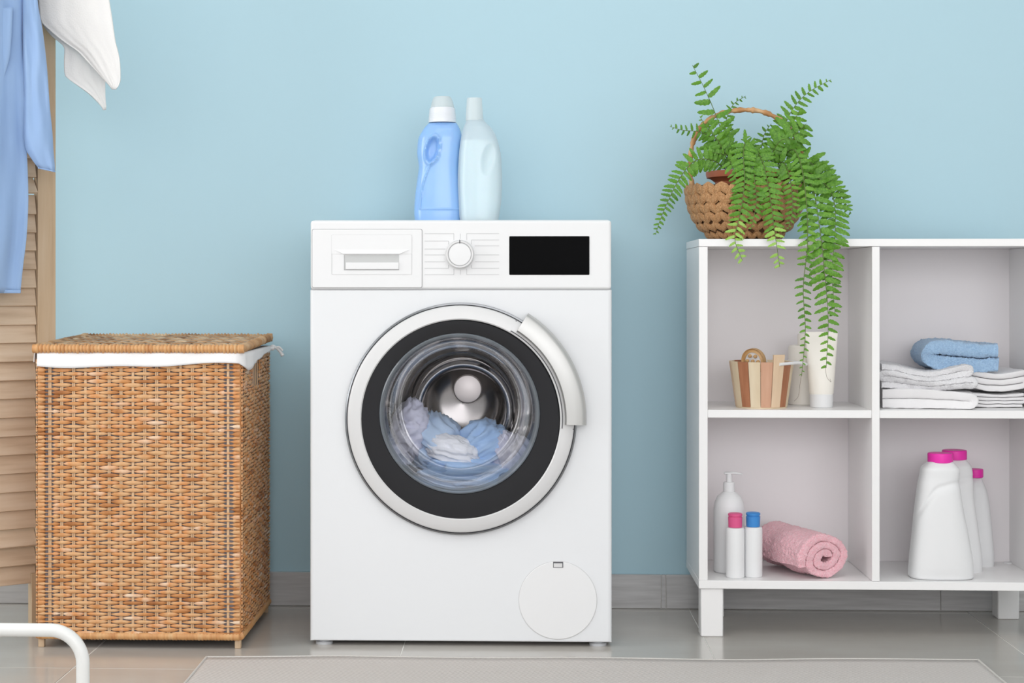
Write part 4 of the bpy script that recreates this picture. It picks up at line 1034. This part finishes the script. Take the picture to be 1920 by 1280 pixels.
# local x runs from the right-hand upright (0) to the left (negative) and towards the viewer
ST = 1.72; pwd = 0.0400
MB().add(*box(-pwd, 0, -.011, .011, 0, ST, .002, 2)).build('upright', M['screen_post'], scr)
MB().add(*box(-.053, -.002, -.010, .010, 0, .118, .002, 2)).build('upright_foot', M['screen_post'], scr)
MB().add(*box(-.46, -.46+pwd, -.011, .011, 0, ST, .002, 2)).build('upright', M['screen_post'], scr)
MB().add(*box(-.46+pwd, -pwd, -.009, .009, ST-.06, ST-.002, .002, 2)).build('top_rail', M['screen_wood'], scr)
zlo = W(40, 1092, -0.30).z
spc = 34.6/K(40, -.30)
nsl = int((ST-.07-zlo)/spc)
for i in range(nsl):
    z = zlo+spc*(i+.5); tiltd = 14
    if i == 2 or i == nsl-99: tiltd = 30
    zz = W(60, 347, -.30).z
    if abs(z-zz) < spc*.95: tiltd = 38
    if abs(z-W(60, 1037, -.30).z) < spc*.5: tiltd = 27
    o = MB().add(*box(-.46+pwd+.001, -pwd-.001, -.0032, .0032, -spc*.545, spc*.545, .0015, 2)).build('slat', M['screen_wood'], scr, loc=(0, 0, z+random.uniform(-.0008, .0008)))
    o.rotation_euler = (math.radians(-tiltd+random.uniform(-2, 2)), 0, random.uniform(-.003, .003))

# ------------------------------------------------------------------ hanging shirt
def band(rows, ydep, folds, nu=40, nv=70, extend_left=None):
    """rows (py, left px, right px); smooth surface with folds; world coordinates"""
    S = interp_sections([(r[0], r[1], r[2]) for r in rows], nv)
    def fn(u, v_):
        py, l, r = S[min(int(round(v_*(nv-1))), nv-1)]
        y = ydep(u, v_)+folds(u, v_); return W(l+(r-l)*u, py, y)
    return grid(fn, nu, nv)
shirt = empty('blue_shirt', (W(-60, 0, -.43).x, -.43, W(0, 549, -.43).z), 'light blue cotton shirt with chest pocket hanging on the screen at the left edge', 'shirt')
so_ = Vector(shirt.location)
def sub(vf): return [tuple(Vector(p)-so_) for p in vf[0]], vf[1]
body = band([(-330, -150, 20), (-300, -190, 40), (-200, -235, 42), (0, -240, 44), (120, -240, 44), (240, -240, 47), (300, -240, 51), (370, -240, 53), (440, -240, 50), (500, -240, 43), (549, -238, 38)],
            lambda u, v_: -.405-.05*math.sin(PI*min(1, (1-u)*1.2+.02)), lambda u, v_: .006*math.sin(u*26+v_*3)*(.5+v_)+.002*math.sin(u*61+v_*9)*v_+.013*noise.noise(Vector((u*14, v_*5, 0))))
solid(MB().add(*sub(body)).build('shirt_body', M['shirt'], shirt, 80), .0012)
hem = band([(543.5, -240, 39), (547, -240, 38.8), (549.5, -240, 38.5)], lambda u, v_: -.4065-.05*math.sin(PI*min(1, (1-u)*1.2+.02)), lambda u, v_: .006*math.sin(u*26+3)*1.4+.003*noise.noise(Vector((u*14, 5, 0))), nv=4)
solid(MB().add(*sub(hem)).build('hem', M['shirt'], shirt, 80), .0014)
# sleeve: flattened tube with open cuff
S = interp_sections([(-280, 10, 40), (-150, 30, 62), (0, 42, 70), (60, 43, 80), (130, 44, 88), (200, 45, 93), (250, 45, 98), (280, 48, 100), (302, 60, 102), (318, 72, 103)], 60)
rg = []
for i, (py, l, r) in enumerate(S):
    c = (l+r)/2; hw = (r-l)/2; ring = []
    for k in range(28):
        a = 2*PI*k/28; px = c+hw*math.cos(a); yy = -.398-.016*math.sin(a)*-1
        yy = -.405+.017*math.sin(a)*(hw/26)+.010*noise.noise(Vector((math.cos(a)*2, i*.10, 2)))
        py2 = py+(8*math.cos(a*1)+0 if i == 59 else 0)*0
        ring.append(W(px, py+(-(px-c)*.55 if i > 52 else 0)*((i-52)/7 if i > 52 else 0)*-.4, yy)-so_)
    rg.append(ring)
v, f = loft(rg, cap=False)
solid(MB().add(v, f).build('sleeve', M['shirt'], shirt, 80), .0012)
# turned cuff edge
MB().add(*tube([rg[-1][k % 28] for k in range(29)], .0016, 6)).build('cuff_edge', M['shirt'], shirt, 80)
S_ = [(14, -60, 24), (30, -60, 23.5), (100, -60, 19), (140, -60, 9), (160, -60, 3)]
pk_ = band(S_, lambda u, v_: -.4325-.013*(1-u), lambda u, v_: .001*math.sin(u*9), nv=24, nu=14)
solid(MB().add(*sub(pk_)).build('pocket', M['shirt'], shirt, 80), .0016)

# ------------------------------------------------------------------ hanging white towel
tw = empty('hanging_towel', (W(150, 168, -.33).x, -.33, W(150, 207, -.33).z), 'white towel draped over the screen top, one pointed corner hanging against the wall', 'towel')
to = Vector(tw.location)
def subt(vf): return [tuple(Vector(p)-to) for p in vf[0]], vf[1]
f1 = band([(-360, 20, 70), (-200, 40, 160), (-60, 62, 196), (0, 72, 205), (38, 76, 211), (60, 97, 214), (80, 122, 217), (95, 144, 221), (120, 168, 225), (148, 194, 226), (160, 205, 223), (167.5, 211, 217)],
          lambda u, v_: -.345-.012*u, lambda u, v_: .006*(1-.9*v_)*math.sin(u*7+v_*3)+.001*math.sin(u*17-v_*6)*(1-v_)+.002*noise.noise(Vector((u*8, v_*9, 3))), nu=44, nv=90)
solid(MB().add(*subt(f1)).build('front_layer', M['waffle'], tw, 80), .0022)
f2 = band([(-360, 20, 60), (-100, 60, 120), (10, 73, 118), (40, 78, 135), (60, 90, 150), (74, 104, 165), (84, 117, 178), (92, 121, 182), (115, 120, 192), (140, 121, 197), (148, 128, 197.5), (160, 145, 197.5), (175, 166, 197.5), (190, 182, 198), (200, 191, 199), (206, 194, 198)],
          lambda u, v_: -.318+.010*u, lambda u, v_: .006*(1-v_)*math.sin(u*6+v_*2+1)+.002*noise.noise(Vector((u*7, v_*9, 8))), nu=36, nv=90)
solid(MB().add(*subt(f2)).build('rear_layer', M['waffle'], tw, 80), .0022)

# ------------------------------------------------------------------ rug and white metal frame
ra_ = floor_at(387, 1237); rb_ = floor_at(1834, 1243)
RL = 1.15
def rugf(u, v_, top=True):
    x = ra_.x+(rb_.x-ra_.x)*u; y = ra_.y*(1-u)+rb_.y*u-RL*v_
    z = .0045+.0022*(1+math.sin(x*9+1.3)*math.sin(x*4.1))*math.exp(-v_*6)+.0006*noise.noise(Vector((x*6, y*6, 0)))
    return (x-ra_.x, y-ra_.y, z)
rug = empty('woven_rug', (ra_.x, ra_.y, 0), 'flat beige grey woven rug on the tiles in front of the washing machine', 'rug')
o = solid(MB().add(*grid(rugf, 120, 40)).build('rug_field', M['rug'], rug, 80), .004, -1)
mb = MB()
mb.add(*tube([Vector(rugf(k/119, 0))+Vector((0, 0, -.0008)) for k in range(120)], .0024, 8)); mb.build('hem', M['rug_hem'], rug)
MB().add(*tube([Vector(rugf(0, k/39))+Vector((0, 0, -.0006)) for k in range(40)], .0026, 8)).build('hem', M['rug_hem'], rug)
MB().add(*tube([Vector(rugf(1, k/39))+Vector((0, 0, -.0006)) for k in range(40)], .0026, 8)).build('hem', M['rug_hem'], rug)

SY = -0.93
kx2 = K(80, SY)
c0 = W(155.5, 1300, SY).x; zt2 = W(60, 1180.5, SY).z; rt2 = 12.6/kx2
fr = empty('metal_stand', (c0, SY, 0), 'low white tubular metal stand with rounded corner in the bottom left corner', 'stand')
cr_ = 62/kx2
arc = [(-cr_+cr_*math.sin(a), 0, zt2-cr_+cr_*math.cos(a)) for a in np.linspace(0, PI/2, 16)]
arcL = [(-.55+cr_-cr_*math.sin(a), 0, zt2-cr_+cr_*math.cos(a)) for a in np.linspace(PI/2, 0, 16)]
pts = [(-.55, 0, 0.004)]+arcL+arc+[(0, 0, .004)]
MB().add(*tube(pts, rt2, 20)).build('tube_frame', M['white_metal'], fr, 60)
for x in (0, -.55): MB().add(*lathe([(rt2+.0015, 0), (rt2+.0015, .012), (rt2, .013)], 20, 'z', (x, 0, 0))).build('foot_cap', M['foot'], fr)
